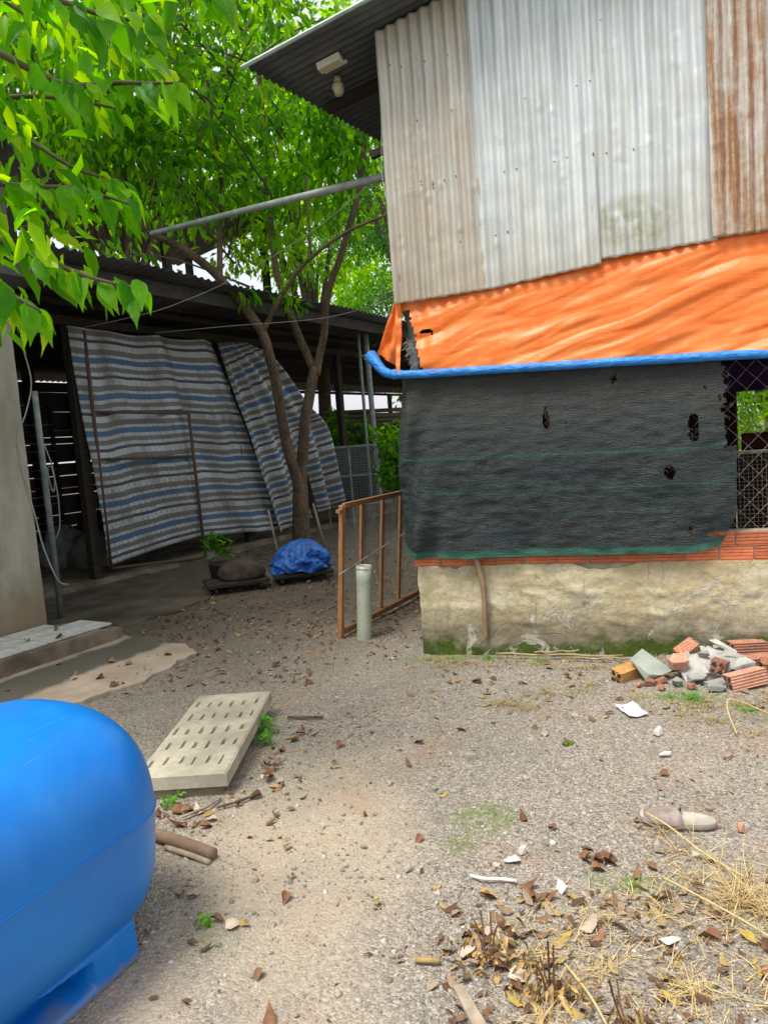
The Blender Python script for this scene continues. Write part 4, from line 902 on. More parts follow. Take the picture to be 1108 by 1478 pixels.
for i, (x, y, a) in enumerate(((1.42, 4.07, .06), (1.46, 3.98, .045), (1.62, 3.96, .05), (1.50, 4.09, .05), (1.36, 4.05, .04))):
    chunk('brick_chip', MT['orangebrick'], (x, y, .018), (a*1.5, a, a*.7), (.2, .3, i*1.1), 90+i, 'small orange brick chip at the foot of the rubble heap', 'rubble', 'brick chips by the rubble heap')
chunk('rubble_core', MT['greystone'], (1.80, 4.19, .045), (.56, .34, .12), (0, 0, .2), 140, 'half buried grey lump under the rubble heap')
# ------------------------------------------------------------------ small things on the ground
def curlsheet(name, mat, loc, rz, sx, sy, curl, seed, label, cat, irregular=.15, tilt=0):
    def fn(u, v):
        x = (u-.5)*sx; y = (v-.5)*sy; k = 1+irregular*N3((u*2, v*2, seed), 1.7)
        return (x*k, y*k, .006+curl*((u-.5)**2*4*.6+(v-.4)**2)+.25*curl*N3((u*3, v*3, seed), 1.4)+abs(tilt)*(u if tilt > 0 else 1-u))
    return tag(surf(name, fn, 10, 10, mat, None, (loc[0], loc[1], gh(*loc[:2])), (0, 0, rz), thick=.0012), label, cat)
curlsheet('paper_sheet', MT['paper'], (1.20, 3.71), .15, .105, .17, .02, 2, 'folded white paper scrap lying in front of the rubble heap', 'paper')
chunk('plaster_piece', MT['whitestone'], (.725, 1.99, .012), (.085, .055, .016), (.08, .05, .3), 31, 'flat white plaster piece lying among dry grass', 'stone')
chunk('white_stone', MT['whitestone'], (1.226, 3.404, .015), (.065, .05, .04), (0, .1, .4), 33, 'rounded white stone lying near the paper scrap', 'stone')
chunk('white_stone', MT['whitestone'], (.395, 2.505, .012), (.05, .035, .03), (0, .1, .2), 34, 'small white stone lying by the moss patch', 'stone')
chunk('white_stone', MT['whitestone'], (.355, 2.45, .008), (.07, .04, .012), (.1, .1, .3), 35, 'thin white flake lying by the moss patch', 'stone')
chunk('white_stone', MT['whitestone'], (.482, 2.27, .012), (.03, .05, .03), (0, .3, .3), 36, 'wedge shaped white stone lying near curled brown leaves', 'stone')
chunk('white_stone', MT['whitestone'], (1.17, 3.18, .008), (.08, .03, .012), (0, 0, .2), 37, 'narrow white chip lying beyond the sandal', 'stone')
for i, (x, y, s) in enumerate(((.316, 3.297, .045), (-.009, 2.451, .035), (-.17, 2.62, .028), (-.338, 2.778, .028), (-.23, 2.502, .02), (.52, 3.05, .03), (.12, 3.02, .03), (-.06, 3.1, .03), (.62, 2.9, .025), (-.55, 2.45, .03), (-.62, 3.55, .035), (-.58, 3.46, .03), (.08, 2.30, .025), (-.1, 2.08, .02), (.86, 2.45, .05), (.98, 2.40, .04), (.3, 2.42, .022), (.9, 3.7, .05), (.7, 3.5, .04), (-.35, 4.2, .04))):
    chunk('pebble', MT['stone'], (x, y, gh(x, y)+s*.25), (s*1.2, s, s*.8), (i, i*.5, i*1.3), 200+i, 'loose brownish grey pebble lying on the gravel', 'stone', 'pebbles on the gravel')
chunk('brick_pebble', MT['pinkbrick'], (1.20, 2.53, .012), (.045, .035, .03), (.1, .2, .5), 250, 'small orange pebble lying beside the sandal heel', 'stone')
chunk('brick_pebble', MT['pinkbrick'], (1.30, 2.42, .015), (.06, .045, .03), (.1, .2, .9), 251, 'pinkish brick chip lying farther out than the sandal', 'stone')
tag(MB().tube(catmull([(.196, 2.37, .012), (.24, 2.34, .016), (.30, 2.335, .012), (.345, 2.32, .01)], 5), .006, 6).build('bleached_twig', MT['whitestone'], None, True), 'short bleached white twig lying on the gravel', 'twig')
tag(MB().tube([(-.012, 1.985, .012), (.06, 1.972, .012)], .008, 8).build('bamboo_chip', MT['ochreleaf'], None, True), 'short yellow bamboo chip lying on the gravel', 'stick')
m = MB(); m.box((.125, 1.76, .03), (.03, .15, .015), Matrix.Rotation(.35, 3, 'Z') @ Matrix.Rotation(.2, 3, 'X'), .003); tag(m.build('board_scrap', MT['pale_wood'], bevel=.002), 'grey splintered board scrap in the dry leaves', 'board')
tag(MB().tube(catmull([(-.62, 3.98, .01), (-.5, 3.95, .012), (-.42, 3.94, .01)], 4), .008, 6).build('twig', MT['bark'], None, True), 'dark straight twig lying on the gravel beyond the slab', 'twig')
tag(MB().tube(catmull([(-.80, 2.99, .012), (-.72, 3.02, .015), (-.66, 3.07, .012)], 4), .006, 6).build('twig', MT['bark'], None, True), 'dark knobbly twig lying in front of the slab', 'twig')
tag(MB().tube(catmull([(-.93, 2.93, .012), (-.85, 2.99, .015), (-.80, 3.07, .012)], 4), .006, 6).build('twig', MT['pale_wood'], None, True), 'pale split twig lying in front of the slab', 'twig')
# leaf template meshes
def leaf_mesh(name, mat, L_, Wd, curl=.1, fold=.12, wave=.0, seed=0, n=6, tip=1.35):
    vs = []; fs = []; uvs = None
    for i in range(n+1):
        t_ = i/n; hw_ = Wd/2*(max(0, sin(pi*t_**.72))**.9)*(1-.45*max(0, t_-.45)*tip)*(1 if t_ < .8 else .8)
        x = t_*L_; z = -curl*L_*t_*t_; wv = wave*L_*N3((t_*4, seed, 0), 1.3)
        if i in (0, n): vs.append((x, 0, z)); continue
        vs += [(x, -hw_, z+fold*hw_+wv), (x, 0, z), (x, hw_, z+fold*hw_-wv)]
    # faces
    fs += [(0, 1, 2), (0, 2, 3)]
    for i in range(1, n-1):
        a = 1+(i-1)*3; b_ = a+3; fs += [(a, b_, b_+1, a+1), (a+1, b_+1, b_+2, a+2)]
    e = 1+(n-1)*3; a = 1+(n-2)*3; fs += [(a, e, a+1), (a+1, e, a+2)]
    me = bpy.data.meshes.new(name); me.from_pydata(vs, [], fs); me.materials.append(mat); me.polygons.foreach_set('use_smooth', [True]*len(fs)); me.update()
    return me
def orient(d, up):
    d = d.normalized(); y = up.cross(d)
    if y.length < 1e-3: y = Vector((1, 0, 0)).cross(d)
    y.normalize(); z = d.cross(y); return Matrix((d, y, z)).transposed()
dead = [leaf_mesh('dry_leaf', MT['deadleaf'], .085, .045, .25+.2*k, .9, .12, k) for k in range(3)]
pale = [leaf_mesh('pale_leaf', MT['paleleaf'], .08, .05, .15+.2*k, .5, .12, k+5) for k in range(2)]
och = [leaf_mesh('ochre_leaf', MT['ochreleaf'], .09, .045, .2, .8, .12, k+9) for k in range(2)]
with_ = [leaf_mesh('leaf', MT['withered'], .06, .017, .7+.4*k, 1.6, .5, k+20) for k in range(4)]
def lay(me, name, x, y, rz, s=1, flip=False, lb='', grp='', z=.012, cat='leaf'):
    o = link(name, me, None, (x, y, gh(x, y)+z), (radians(180) if flip else random.uniform(-.3, .3), random.uniform(-.25, .25), rz)); o.scale = (s, s, s); return tag(o, lb, cat, grp)
rr = random.Random(5)
LB = {'d': ('dry_leaf', 'curled dark brown dry leaf lying on the gravel', 'brown leaves on the gravel'), 'p': ('pale_leaf', 'pale buff dry leaf lying on the ground', 'pale dry leaves'), 'o': ('ochre_leaf', 'yellow ochre dry leaf lying on the ground', 'ochre leaves')}
spots = [(.617, 2.389, 'd', 1.1), (.65, 2.41, 'd', 1.1), (.60, 2.36, 'd', 1.0), (.693, 2.442, 'd', .9), (.67, 2.39, 'd', 1.0), (.63, 2.45, 'd', .8), (-.424, 2.365, 'd', .7), (.787, 2.366, 'd', .7), (.371, 2.284, 'd', 1.0), (.39, 2.27, 'd', .9), (.35, 2.30, 'd', .8), (.40, 2.24, 'd', .8), (-.118, 2.253, 'o', .5), (.289, 2.412, 'p', .6), (.209, 2.267, 'o', .8), (.22, 2.25, 'd', .7),
         (-.40, 1.78, 'd', .8), (.17, 2.02, 'p', .9), (.21, 2.06, 'p', 1.1), (.25, 2.0, 'p', .9), (.16, 2.1, 'd', .9), (.19, 1.95, 'd', 1), (.24, 1.89, 'p', 1), (.27, 1.84, 'd', 1), (.48, 2.06, 'p', 1.0), (.50, 2.0, 'd', .9), (.86, 1.97, 'd', 1.1), (.98, 1.86, 'p', 1.2), (.92, 1.86, 'd', .9), (.95, 1.92, 'd', .9),
         (-.62, 3.2, 'd', .9), (-.66, 3.28, 'p', .8), (-.60, 3.33, 'd', .9), (-.64, 3.38, 'd', .8), (-.56, 3.24, 'p', .8), (-.58, 3.12, 'd', .8), (-.62, 3.08, 'd', .9), (-.60, 3.6, 'd', .9), (-.52, 3.66, 'd', .9), (-.55, 3.75, 'd', .8), (-.86, 2.96, 'p', .8), (-.90, 2.90, 'd', .9), (-.95, 2.98, 'd', 1), (-.84, 2.84, 'd', .8), (-.78, 2.90, 'p', .7), (-1.0, 3.0, 'd', 1.0), (-.74, 2.42, 'p', .8), (-.79, 2.38, 'd', .8),
         (-.60, 2.2, 'p', .8), (-.66, 2.26, 'd', .7), (-.56, 2.24, 'o', .6), (.77, 3.34, 'd', .7), (.1, 3.5, 'd', .7), (-.3, 3.6, 'd', .8), (.5, 4.3, 'd', .9), (.34, 4.4, 'o', .8), (-.55, 4.6, 'd', 1), (-.8, 5.0, 'd', 1), (-1.15, 4.9, 'p', 1), (-.45, 2.0, 'd', .6), (.05, 2.65, 'd', .6), (.45, 2.7, 'd', .7), (.55, 2.62, 'd', .6), (1.12, 3.0, 'd', .7)]
for x, y, k, s in spots:
    nm, lb, g = LB[k]
    place = 'beside the slotted slab' if x < -.5 and 3.05 <= y < 3.9 else 'between slab and tank' if x < -.5 and 2.7 < y < 3.05 else 'near the blue tank' if x < -.5 and y < 2.5 else 'in the pile of brown leaves below the sandal' if .57 < x < .72 and 2.3 < y < 2.47 else 'beside the wedge shaped white stone' if .3 < x < .42 and 2.2 < y < 2.35 else 'among the withered plants' if x > .1 and y < 2.12 and x < .6 else 'in the tangled dry grass' if x >= .6 and y < 2.2 else 'farther back towards the plinth' if y > 3.3 else 'on the open gravel'
    kind_ = {'d': 'curled dark brown dry leaf', 'p': 'pale buff dry leaf', 'o': 'yellow ochre dry leaf'}[k]; lb = kind_+' lying '+place; g = lb.replace('leaf lying', 'leaves')
    me = rr.choice({'d': dead, 'p': pale, 'o': och}[k]); lay(me, nm, x, y, rr.uniform(0, 6.3), s, rr.random() < .35, lb, g, .014)
gl_ = leaf_mesh('green_leaf', MT['leaf_near'], .075, .04, .1, .3)
lay(gl_, 'green_leaf', .76, 3.36, .4, .9, False, 'single fresh green leaf lying on the gravel', None, .012)
for x, y in ((-1.9, 5.25), (-2.12, 5.35), (-1.75, 5.1), (-2.0, 4.95), (-1.72, 5.4), (-1.85, 4.8), (-2.2, 5.0)):
    lay(rr.choice(pale+och+dead), 'fallen_leaf', x, y, rr.uniform(0, 6), 1.1, False, 'fallen dry leaf lying on the cement path by the step', 'leaves on the cement path', .032)
for x, y in ((-2.55, 5.62), (-2.80, 5.55), (-2.72, 5.95)):
    lay(rr.choice(dead), 'fallen_leaf', x, y, rr.uniform(0, 6), 1.0, False, 'curled dead leaf lying on the white tiled step', 'leaves on the tiled step', .165+.012-gh(x, y))
# withered plants bottom right
for k, (x, y, n_, sc_, lb) in enumerate(((.345, 1.83, 60, .85, 'withered ochre plant with upright brown stems'), (.20, 1.98, 50, .8, 'crumpled ochre plant lying by the pale leaves'), (.50, 1.70, 40, .75, 'flattened ochre plant beside the white straw'))):
    pl_ = empty('withered_plant', (x, y, gh(x, y)), 0, lb, 'plant')
    for j in range(4 if k != 2 else 2):
        a = rr.uniform(-.5, .5); MB().tube(catmull([(rr.uniform(-.02, .02), rr.uniform(-.02, .02), 0), (a*.05, rr.uniform(-.02, .02), .06), (a*.09, rr.uniform(-.02, .02), .14*rr.uniform(.7, 1.2))], 3), .0028, 5).build('stem', MT['deadleaf'], pl_)
    for j in range(n_):
        a = rr.uniform(0, 6.3); d = Vector((cos(a), sin(a), rr.uniform(-.5, .35))); o = link('leaf', rr.choice(with_), pl_, Vector((rr.gauss(0, .055), rr.gauss(0, .05), .008+rr.uniform(0, .035)))); o.rotation_euler = orient(d, Vector((rr.gauss(0, .6), rr.gauss(0, .6), 1))).to_euler(); s = sc_*rr.uniform(.6, 1.1); o.scale = (s, s, s)

# ------------------------------------------------------------------ stuff meshes (numpy)
def npmesh(name, V, F, mat, smooth=False, parent=None):
    me = bpy.data.meshes.new(name); V = np.asarray(V, np.float32); nF, k = F.shape
    me.vertices.add(len(V)); me.vertices.foreach_set('co', V.ravel())
    me.loops.add(nF*k); me.loops.foreach_set('vertex_index', F.ravel().astype(np.int32))
    me.polygons.add(nF); me.polygons.foreach_set('loop_start', np.arange(0, nF*k, k, dtype=np.int32)); me.polygons.foreach_set('loop_total', np.full(nF, k, np.int32))
    if smooth: me.polygons.foreach_set('use_smooth', np.ones(nF, bool))
    me.materials.append(mat); me.update(calc_edges=True); me.validate(); return link(name, me, parent)
def nrm(a): return a/np.maximum(1e-9, np.linalg.norm(a, axis=1, keepdims=True))
LT = np.array([(0, 0, 0), (.3, -.42, .10), (.3, 0, -.02), (.3, .42, .10), (.68, -.36, .02), (.68, 0, -.10), (.68, .36, .02), (1, 0, -.24)])
LF = np.array([(0, 1, 2), (0, 2, 3), (1, 4, 5), (1, 5, 2), (2, 5, 6), (2, 6, 3), (4, 7, 5), (5, 7, 6)])
LT2 = np.array([(0, 0, 0), (.5, -.45, .05), (1, 0, -.15), (.5, .45, .05)]); LF2 = np.array([(0, 1, 2), (0, 2, 3)])
def leaves(P, Dv, Up, L_, ratio, T=LT, F=LF):
    X = nrm(Dv); Yv = nrm(np.cross(Up, X)); Z = np.cross(X, Yv); n = len(P)
    V = P[:, None, :]+L_[:, None, None]*(T[None, :, 0:1]*X[:, None]+ratio*T[None, :, 1:2]*Yv[:, None]+T[None, :, 2:3]*Z[:, None])
    Fa = F[None]+(np.arange(n)*len(T))[:, None, None]; return V.reshape(-1, 3), Fa.reshape(-1, 3)
HV = np.vectorize(gh)
# gravel stones
ICO = np.array([(0, 0, 1), (.89, 0, .45), (.28, .85, .45), (-.72, .53, .45), (-.72, -.53, .45), (.28, -.85, .45), (.72, .53, -.45), (-.28, .85, -.45), (-.89, 0, -.45), (-.28, -.85, -.45), (.72, -.53, -.45), (0, 0, -1)])
ICF = np.array([(0, 1, 2), (0, 2, 3), (0, 3, 4), (0, 4, 5), (0, 5, 1), (1, 6, 2), (2, 7, 3), (3, 8, 4), (4, 9, 5), (5, 10, 1), (6, 7, 2), (7, 8, 3), (8, 9, 4), (9, 10, 5), (10, 6, 1)])
def scatter(n, fn):
    out = []
    while len(out) < n:
        y = .95+RS.rand()**1.6*6.2; x = (RS.rand()-.5)*2*(.62*y+.35)
        if fn(x, y): out.append((x, y))
    return np.array(out)
def okg(x, y):
    if noise.noise(Vector((x*1.4, y*1.4, 5)))+.35*(x-.1 > 0) < -.05+.25*RS.randn(): return False
    if -1.19 < x < -.72 and 3.1 < y < 4.15: return False
    lx = (x-A[0])*cos(RZ)+(y-A[1])*sin(RZ); ly = -(x-A[0])*sin(RZ)+(y-A[1])*cos(RZ)
    if lx > -.05 and ly > -.03: return False
    if y > 4.2 and x < -1.4-.2*(y-5): return False
    return True
P = scatter(32000, okg); n = len(P); S = np.clip(np.exp(RS.randn(n)*.45-5.82), .0015, .011)
ang = RS.rand(n)*6.28; V = ICO[None]*(1+.28*RS.randn(n, 12, 1))*S[:, None, None]*np.array([1.2, .9, .65]); c, s = np.cos(ang)[:, None], np.sin(ang)[:, None]
V = np.stack([V[..., 0]*c-V[..., 1]*s, V[..., 0]*s+V[..., 1]*c, V[..., 2]], -1); V[..., 0] += P[:, :1]; V[..., 1] += P[:, 1:]; V[..., 2] += (HV(P[:, 0], P[:, 1])+S*.3)[:, None]
tag(npmesh('gravel', V.reshape(-1, 3), (ICF[None]+(np.arange(n)*12)[:, None, None]).reshape(-1, 3), MT['gravel']), 'loose grey and buff gravel scattered over the yard', 'gravel', kind='stuff')
# leaf litter
def litter_ok(x, y):
    d = 0
    if y > 4.6 and x < .1: d = .55 if x > -2.0 else .25
    if x > .05 and y < 2.25: d = .8
    if -1.1 < x < -.45 and 2.7 < y < 3.9: d = max(d, .5)
    if y > 3.6 and x > .2: d = max(d, .3)
    d = max(d, .02)
    lx = (x-A[0])*cos(RZ)+(y-A[1])*sin(RZ); ly = -(x-A[0])*sin(RZ)+(y-A[1])*cos(RZ)
    if lx > -.02 and ly > -.02: return False
    if -1.19 < x < -.72 and 3.1 < y < 4.15: return False
    return RS.rand() < d*(.4+1.2*max(0, noise.noise(Vector((x*2, y*2, 9)))+.3))
P = scatter(1900, litter_ok); far_ = np.stack([RS.uniform(-2.2, .4, 1500), RS.uniform(5.4, 11, 1500)], 1); P = np.concatenate([P, far_]); n = len(P)
a = RS.rand(n)*6.28; Dv = np.stack([np.cos(a), np.sin(a), RS.randn(n)*.22], 1); Up = np.stack([RS.randn(n)*.45, RS.randn(n)*.45, np.where(RS.rand(n) < .5, 1., -1.)], 1)
P3 = np.stack([P[:, 0], P[:, 1], HV(P[:, 0], P[:, 1])+.010], 1)
V, F = leaves(P3, Dv, Up, RS.uniform(.02, .065, n), .5)
tag(npmesh('leaf_litter', V, F, MT['litter']), 'brown leaf litter scattered over the soil and gravel', 'leaf litter', kind='stuff')
def debris_ok(x, y):
    lx = (x-A[0])*cos(RZ)+(y-A[1])*sin(RZ); ly = -(x-A[0])*sin(RZ)+(y-A[1])*cos(RZ)
    if lx > -.02 and ly > -.02 or (-1.19 < x < -.72 and 3.1 < y < 4.15): return False
    q = noise.noise(Vector((x*1.6, y*1.6, 21)))+.6*noise.noise(Vector((x*5, y*5, 31)))
    b_ = .25*(y > 3.4)+.35*(x > .1 and y < 2.3)+.2*(x < -.5 and 2.6 < y < 4)
    return RS.rand() < max(.02, q*.9+b_)
P = scatter(9000, debris_ok); n = len(P); a = RS.rand(n)*6.28; Dv = np.stack([np.cos(a), np.sin(a), RS.randn(n)*.3], 1); Up = np.stack([RS.randn(n)*.5, RS.randn(n)*.5, np.ones(n)], 1)
V, F = leaves(np.stack([P[:, 0], P[:, 1], HV(P[:, 0], P[:, 1])+.005], 1), Dv, Up, np.clip(np.exp(RS.randn(n)*.5-4.5), .005, .035), .42, LT2, LF2)
tag(npmesh('debris', V, F, MT['debris']), 'fine crumbs of leaf, bark and brick strewn in drifts over the gravel', 'debris', kind='stuff')
# dry grass and straw: bent ribbons
def ribbons(name, base, dirs, L_, wd, bend, mat, label, seg=5, cat='grass'):
    n = len(base); t_ = np.linspace(0, 1, seg+1); side = nrm(np.cross(dirs, np.array([0, 0, 1.])+.3*RS.randn(n, 3)))
    C_ = base[:, None]+dirs[:, None]*L_[:, None, None]*t_[None, :, None]; C_[..., 2] -= (bend*L_)[:, None]*t_[None]**2; jit = RS.randn(n, 3)*.12
    C_ += (jit[:, None]*L_[:, None, None])*(t_**2)[None, :, None]; C_[..., 2] = np.maximum(C_[..., 2], base[:, None, 2]-.0)
    W_ = (wd[:, None]*(1-.85*t_[None]))[..., None]*side[:, None]; V = np.stack([C_-W_, C_+W_], 2).reshape(-1, 3)
    f = np.array([(2*i, 2*i+1, 2*i+3, 2*i+2) for i in range(seg)]); F = (f[None]+(np.arange(n)*2*(seg+1))[:, None, None]).reshape(-1, 4)
    return tag(npmesh(name, V, F, mat), label, cat, kind='stuff')
def grassset(name, clumps, mat, label, up=.5, wd=.0016, lift=.008):
    Bs, Ds, Ls = [], [], []
    for x, y, r, k, L_, up_ in clumps:
        k = int(k*.72)
        a = RS.rand(k)*6.28; q = np.abs(RS.randn(k))*r*.5; bx = x+np.cos(a)*q; by = y+np.sin(a)*q
        k = k
        Bs.append(np.stack([bx, by, HV(bx, by)+lift*RS.rand(k)], 1)); az = RS.rand(k)*6.28
        Ds.append(nrm(np.stack([np.cos(az), np.sin(az), np.abs(RS.randn(k)*.5+up_)], 1))); Ls.append(L_*RS.uniform(.35, 1.1, k))
    Bs, Ds, Ls = map(np.concatenate, (Bs, Ds, Ls)); n = len(Bs)
    return ribbons(name, Bs, Ds, Ls, wd*RS.uniform(.5, 1.3, n), RS.uniform(.2, .9, n)*.6, mat, label)
dry = [(.99, 2.152, .16, 260, .20, .5), (1.05, 2.10, .15, 160, .18, .3), (.93, 2.57, .08, 40, .22, .1), (.95, 2.45, .08, 40, .24, .1), (.55, 2.10, .25, 240, .09, .2), (.75, 2.12, .2, 160, .1, .2), (.70, 1.80, .35, 500, .10, .2), (.95, 1.75, .3, 350, .12, .3), (1.2, 1.9, .3, 300, .12, .3), (.36, 1.98, .2, 200, .07, .2), (.9, 2.3, .2, 140, .09, .15), (1.25, 2.25, .25, 260, .14, .4), (.3, 1.75, .15, 120, .08, .2), (.50, 1.90, .15, 150, .09, .3)]
grassset('dry_grass', dry, MT['straw'], 'straw coloured dry grass tangled over the gravel corner')
base_g = []
for i in range(60):
    s_ = RS.rand()*2.3; p = W(s_, -.06-RS.rand()*.28-.25*max(0, s_-1.2)*RS.rand(), 0); base_g.append((p.x, p.y, .07, 32, .07, .55))
for x, y in ((.62, 3.9), (.55, 3.95), (.7, 3.85), (.85, 4.1), (1.5, 3.75), (1.6, 3.7), (1.75, 3.7), (1.85, 3.55), (1.95, 3.75), (2.1, 3.8), (1.65, 3.35), (1.8, 3.3), (1.55, 3.5), (2.0, 3.5), (1.3, 3.9), (1.42, 3.62), (.38, 4.8), (.3, 4.85), (1.1, 4.15), (1.0, 4.05)): base_g.append((x, y, .16, 110, .09, .4))
grassset('wild_grass', base_g, MT['drygrass'], 'thin dry and olive grass fringing the plinth and rubble')
weeds = [(1.56, 3.82, .10, 160, .10, 1.0), (1.45, 3.86, .07, 60, .07, 1.0), (.62, 4.80, .10, 80, .08, 1.0), (.92, 4.66, .08, 60, .08, 1.0), (1.75, 3.62, .12, 90, .09, .9), (2.05, 3.75, .15, 120, .1, .8), (.40, 4.87, .05, 40, .05, 1), (.72, 2.26, .08, 60, .035, .8), (.18, 2.6, .05, 20, .04, .6)]
grassset('green_grass', weeds, MT['weed'], 'short green grass blades growing near the plinth and rubble', wd=.0018)
for i, (P, lb) in enumerate(((((.80, 2.26, .03), (.95, 2.02, .03), (1.05, 1.82, .02), (1.12, 1.66, .015)), 'long pale straw stalk lying across the dry grass'), (((.88, 2.62, .05), (.92, 2.50, .06), (.99, 2.36, .03), (1.06, 2.24, .02)), 'pale straw stalk leaning against the sandal'), (((.40, 1.90, .03), (.435, 1.78, .03), (.455, 1.66, .02)), 'white bent straw stalk lying by the withered plant'), (((1.55, 3.30, .02), (1.58, 3.45, .08), (1.64, 3.52, .10), (1.80, 3.45, .03)), 'arched pale stalk standing in front of the rubble heap'))):
    tag(MB().tube(catmull(P, 5), .0035, 5).build('straw_stalk', MT['straw'], None, True), lb, 'stalk')
# small weeds with leaves
def weed(x, y, n_, r, h, lb, sz=.03):
    o = empty('weed', (x, y, gh(x, y)), 0, lb, 'weed'); V_, D_, U_ = [], [], []
    for k in range(5):
        a = RS.rand()*6.28; MB().tube([(0, 0, 0), (cos(a)*r*.4, sin(a)*r*.4, h*.6), (cos(a)*r*.8, sin(a)*r*.8, h*RS.uniform(.6, 1))], .0015, 4).build('stem', MT['weed'], o)
    P = np.stack([RS.randn(n_)*r*.5, RS.randn(n_)*r*.5, RS.uniform(.15, 1, n_)*h], 1); a = RS.rand(n_)*6.28
    V, F = leaves(P, np.stack([np.cos(a), np.sin(a), RS.randn(n_)*.4], 1), np.stack([RS.randn(n_)*.4, RS.randn(n_)*.4, np.ones(n_)], 1), RS.uniform(.6, 1.2, n_)*sz, .6)
    f = npmesh('foliage', V, F, MT['weed'], parent=o); f['kind'] = 'stuff'
weed(-.715, 3.78, 90, .06, .11, 'bright green weed growing at the edge of the slotted slab'); weed(-.70, 3.66, 50, .05, .07, 'low green weed sprouting just below the bigger slab weed', .025)
weed(-1.02, 3.06, 40, .05, .05, 'small green weed sprouting between slab and tank', .025); weed(-.66, 2.23, 10, .03, .04, 'tiny yellow green seedling near the tank', .03); weed(-1.0, 2.62, 12, .03, .04, 'tiny green seedling beside the tank and the cut branch', .03)

# ------------------------------------------------------------------ trees
def crown(centers, per, rad, L_, ratio, droop, T=LT, F=LF, seed=1, jit=.5):
    R = np.random.RandomState(seed); Cn = np.array(centers); n = len(Cn)*per
    u = R.randn(n, 3); u = nrm(u)*(R.rand(n, 1)**.45); P = np.repeat(Cn, per, 0)+u*np.repeat(np.asarray(rad).reshape(-1, 1) if np.ndim(rad) else np.full((len(Cn), 1), rad), per, 0)*np.array([1, 1, .65])
    Dv = u*.9+R.randn(n, 3)*jit; Dv[:, 2] -= droop; Up = R.randn(n, 3)*.5; Up[:, 2] += 1
    return leaves(P, Dv, Up, L_*R.uniform(.55, 1.15, n), ratio, T, F)
def ell(n, c, r, seed, shell=.55, keep=None):
    R = np.random.RandomState(seed); out = []
    while len(out) < n:
        u = R.randn(3); u /= np.linalg.norm(u); q = (shell+(1-shell)*R.rand())*u*np.array(r)*(1+.25*noise.noise(Vector(u*2.2+seed)))+np.array(c)
        if keep is None or keep(q): out.append(q)
    return np.array(out)
def limb(mb_pts, r0, r1, name, parent, n=9, mat='bark'):
    P = catmull(mb_pts, 5); P = [p+Vector((.02*N3(p, 3), .02*N3(p, 3, 5), 0))*(1 if 0 < i < len(P)-1 else 0) for i, p in enumerate(P)]
    return MB().tube(P, taper(r0, r1, len(P)), n).build(name, MT[mat], parent, True)
# forked tree in the yard
tr = empty('forked_tree', (0, 0, 0), 0, 'slender forked tree growing in front of the striped tarps', 'tree')
limb([(-1.24, 10.9, -.1), (-1.24, 10.9, .3), (-1.2, 10.9, .93)], .15, .11, 'trunk', tr, 12)
limb([(-1.2, 10.9, .80), (-1.12, 10.9, 1.43), (-1.03, 10.9, 1.93), (-.83, 10.9, 2.62)], .088, .076, 'limb', tr)
limb([(-.85, 10.9, 2.55), (-1.16, 10.9, 3.48), (-1.29, 10.9, 4.22), (-1.28, 10.9, 5.27), (-1.27, 10.9, 6.9)], .062, .036, 'limb', tr)
limb([(-.83, 10.9, 2.5), (-.68, 10.8, 2.99), (-.56, 10.6, 3.53), (-.22, 10.4, 4.29), (.05, 10.2, 5.03), (.25, 10., 6.3)], .062, .032, 'limb', tr)
limb([(-1.2, 10.9, .75), (-1.32, 10.6, 1.65), (-1.36, 10.3, 2.5), (-1.47, 10.1, 3.09), (-1.81, 9.9, 3.62), (-2.0, 9.7, 3.85), (-2.24, 9.5, 4.04), (-2.7, 9.2, 4.3), (-3.3, 9, 4.9)], .082, .04, 'limb', tr)
limb([(-1.88, 9.8, 3.68), (-1.84, 9.9, 4.28), (-1.75, 9.9, 4.97), (-1.8, 9.8, 6.2)], .042, .025, 'limb', tr)
limb([(-1.44, 10.1, 3.05), (-1.09, 10, 3.54), (-.72, 9.8, 3.87), (-.2, 9.6, 4.12), (.33, 9.4, 4.24)], .035, .016, 'limb', tr)
limb([(-.72, 9.8, 3.85), (-.69, 9.8, 4.2), (-.67, 9.8, 4.9)], .022, .012, 'limb', tr)
limb([(-2.6, 9.25, 4.25), (-2.9, 9.3, 5.2), (-2.8, 9.4, 6.4)], .05, .03, 'limb', tr)
R = np.random.RandomState(3)
def kp(q):
    # keep clear of the tall shed's airspace
    lx = (q[0]-A[0])*cos(RZ)+(q[1]-A[1])*sin(RZ)
    return lx < -1.0 or q[1] > 8.6
cs = np.concatenate([ell(64, (-2.2, 10.2, 6.4), (2.6, 2.2, 2.4), 21, .3, kp), ell(30, (-2.9, 9.2, 5.4), (1.8, 1.3, 1.1), 22, .2, kp), ell(26, (-.6, 10.4, 5.7), (1.5, 1.3, 1.3), 23, .2, kp)])
for i, c_ in enumerate(cs[:70:2]):
    j = Vector(c_); b0 = Vector((-1.5+R.uniform(-.8, .8), 10.1, j.z-1.0)); 
    limb([b0.lerp(j, .15), b0.lerp(j, .6)+Vector((0, 0, .12)), j], .018, .006, 'twig', tr, 5, 'twig')
V, F = crown(cs, 60, .58, .185, .46, .75, seed=5); f = npmesh('foliage', V, F, MT['leaf_mid_s'], parent=tr); f['kind'] = 'stuff'
lm = [leaf_mesh('leaf', MT['leaf_mid'], .20, .085, .25, .3, .02, k) for k in range(3)]
cam_p = Vector((0, 0, 1.5))
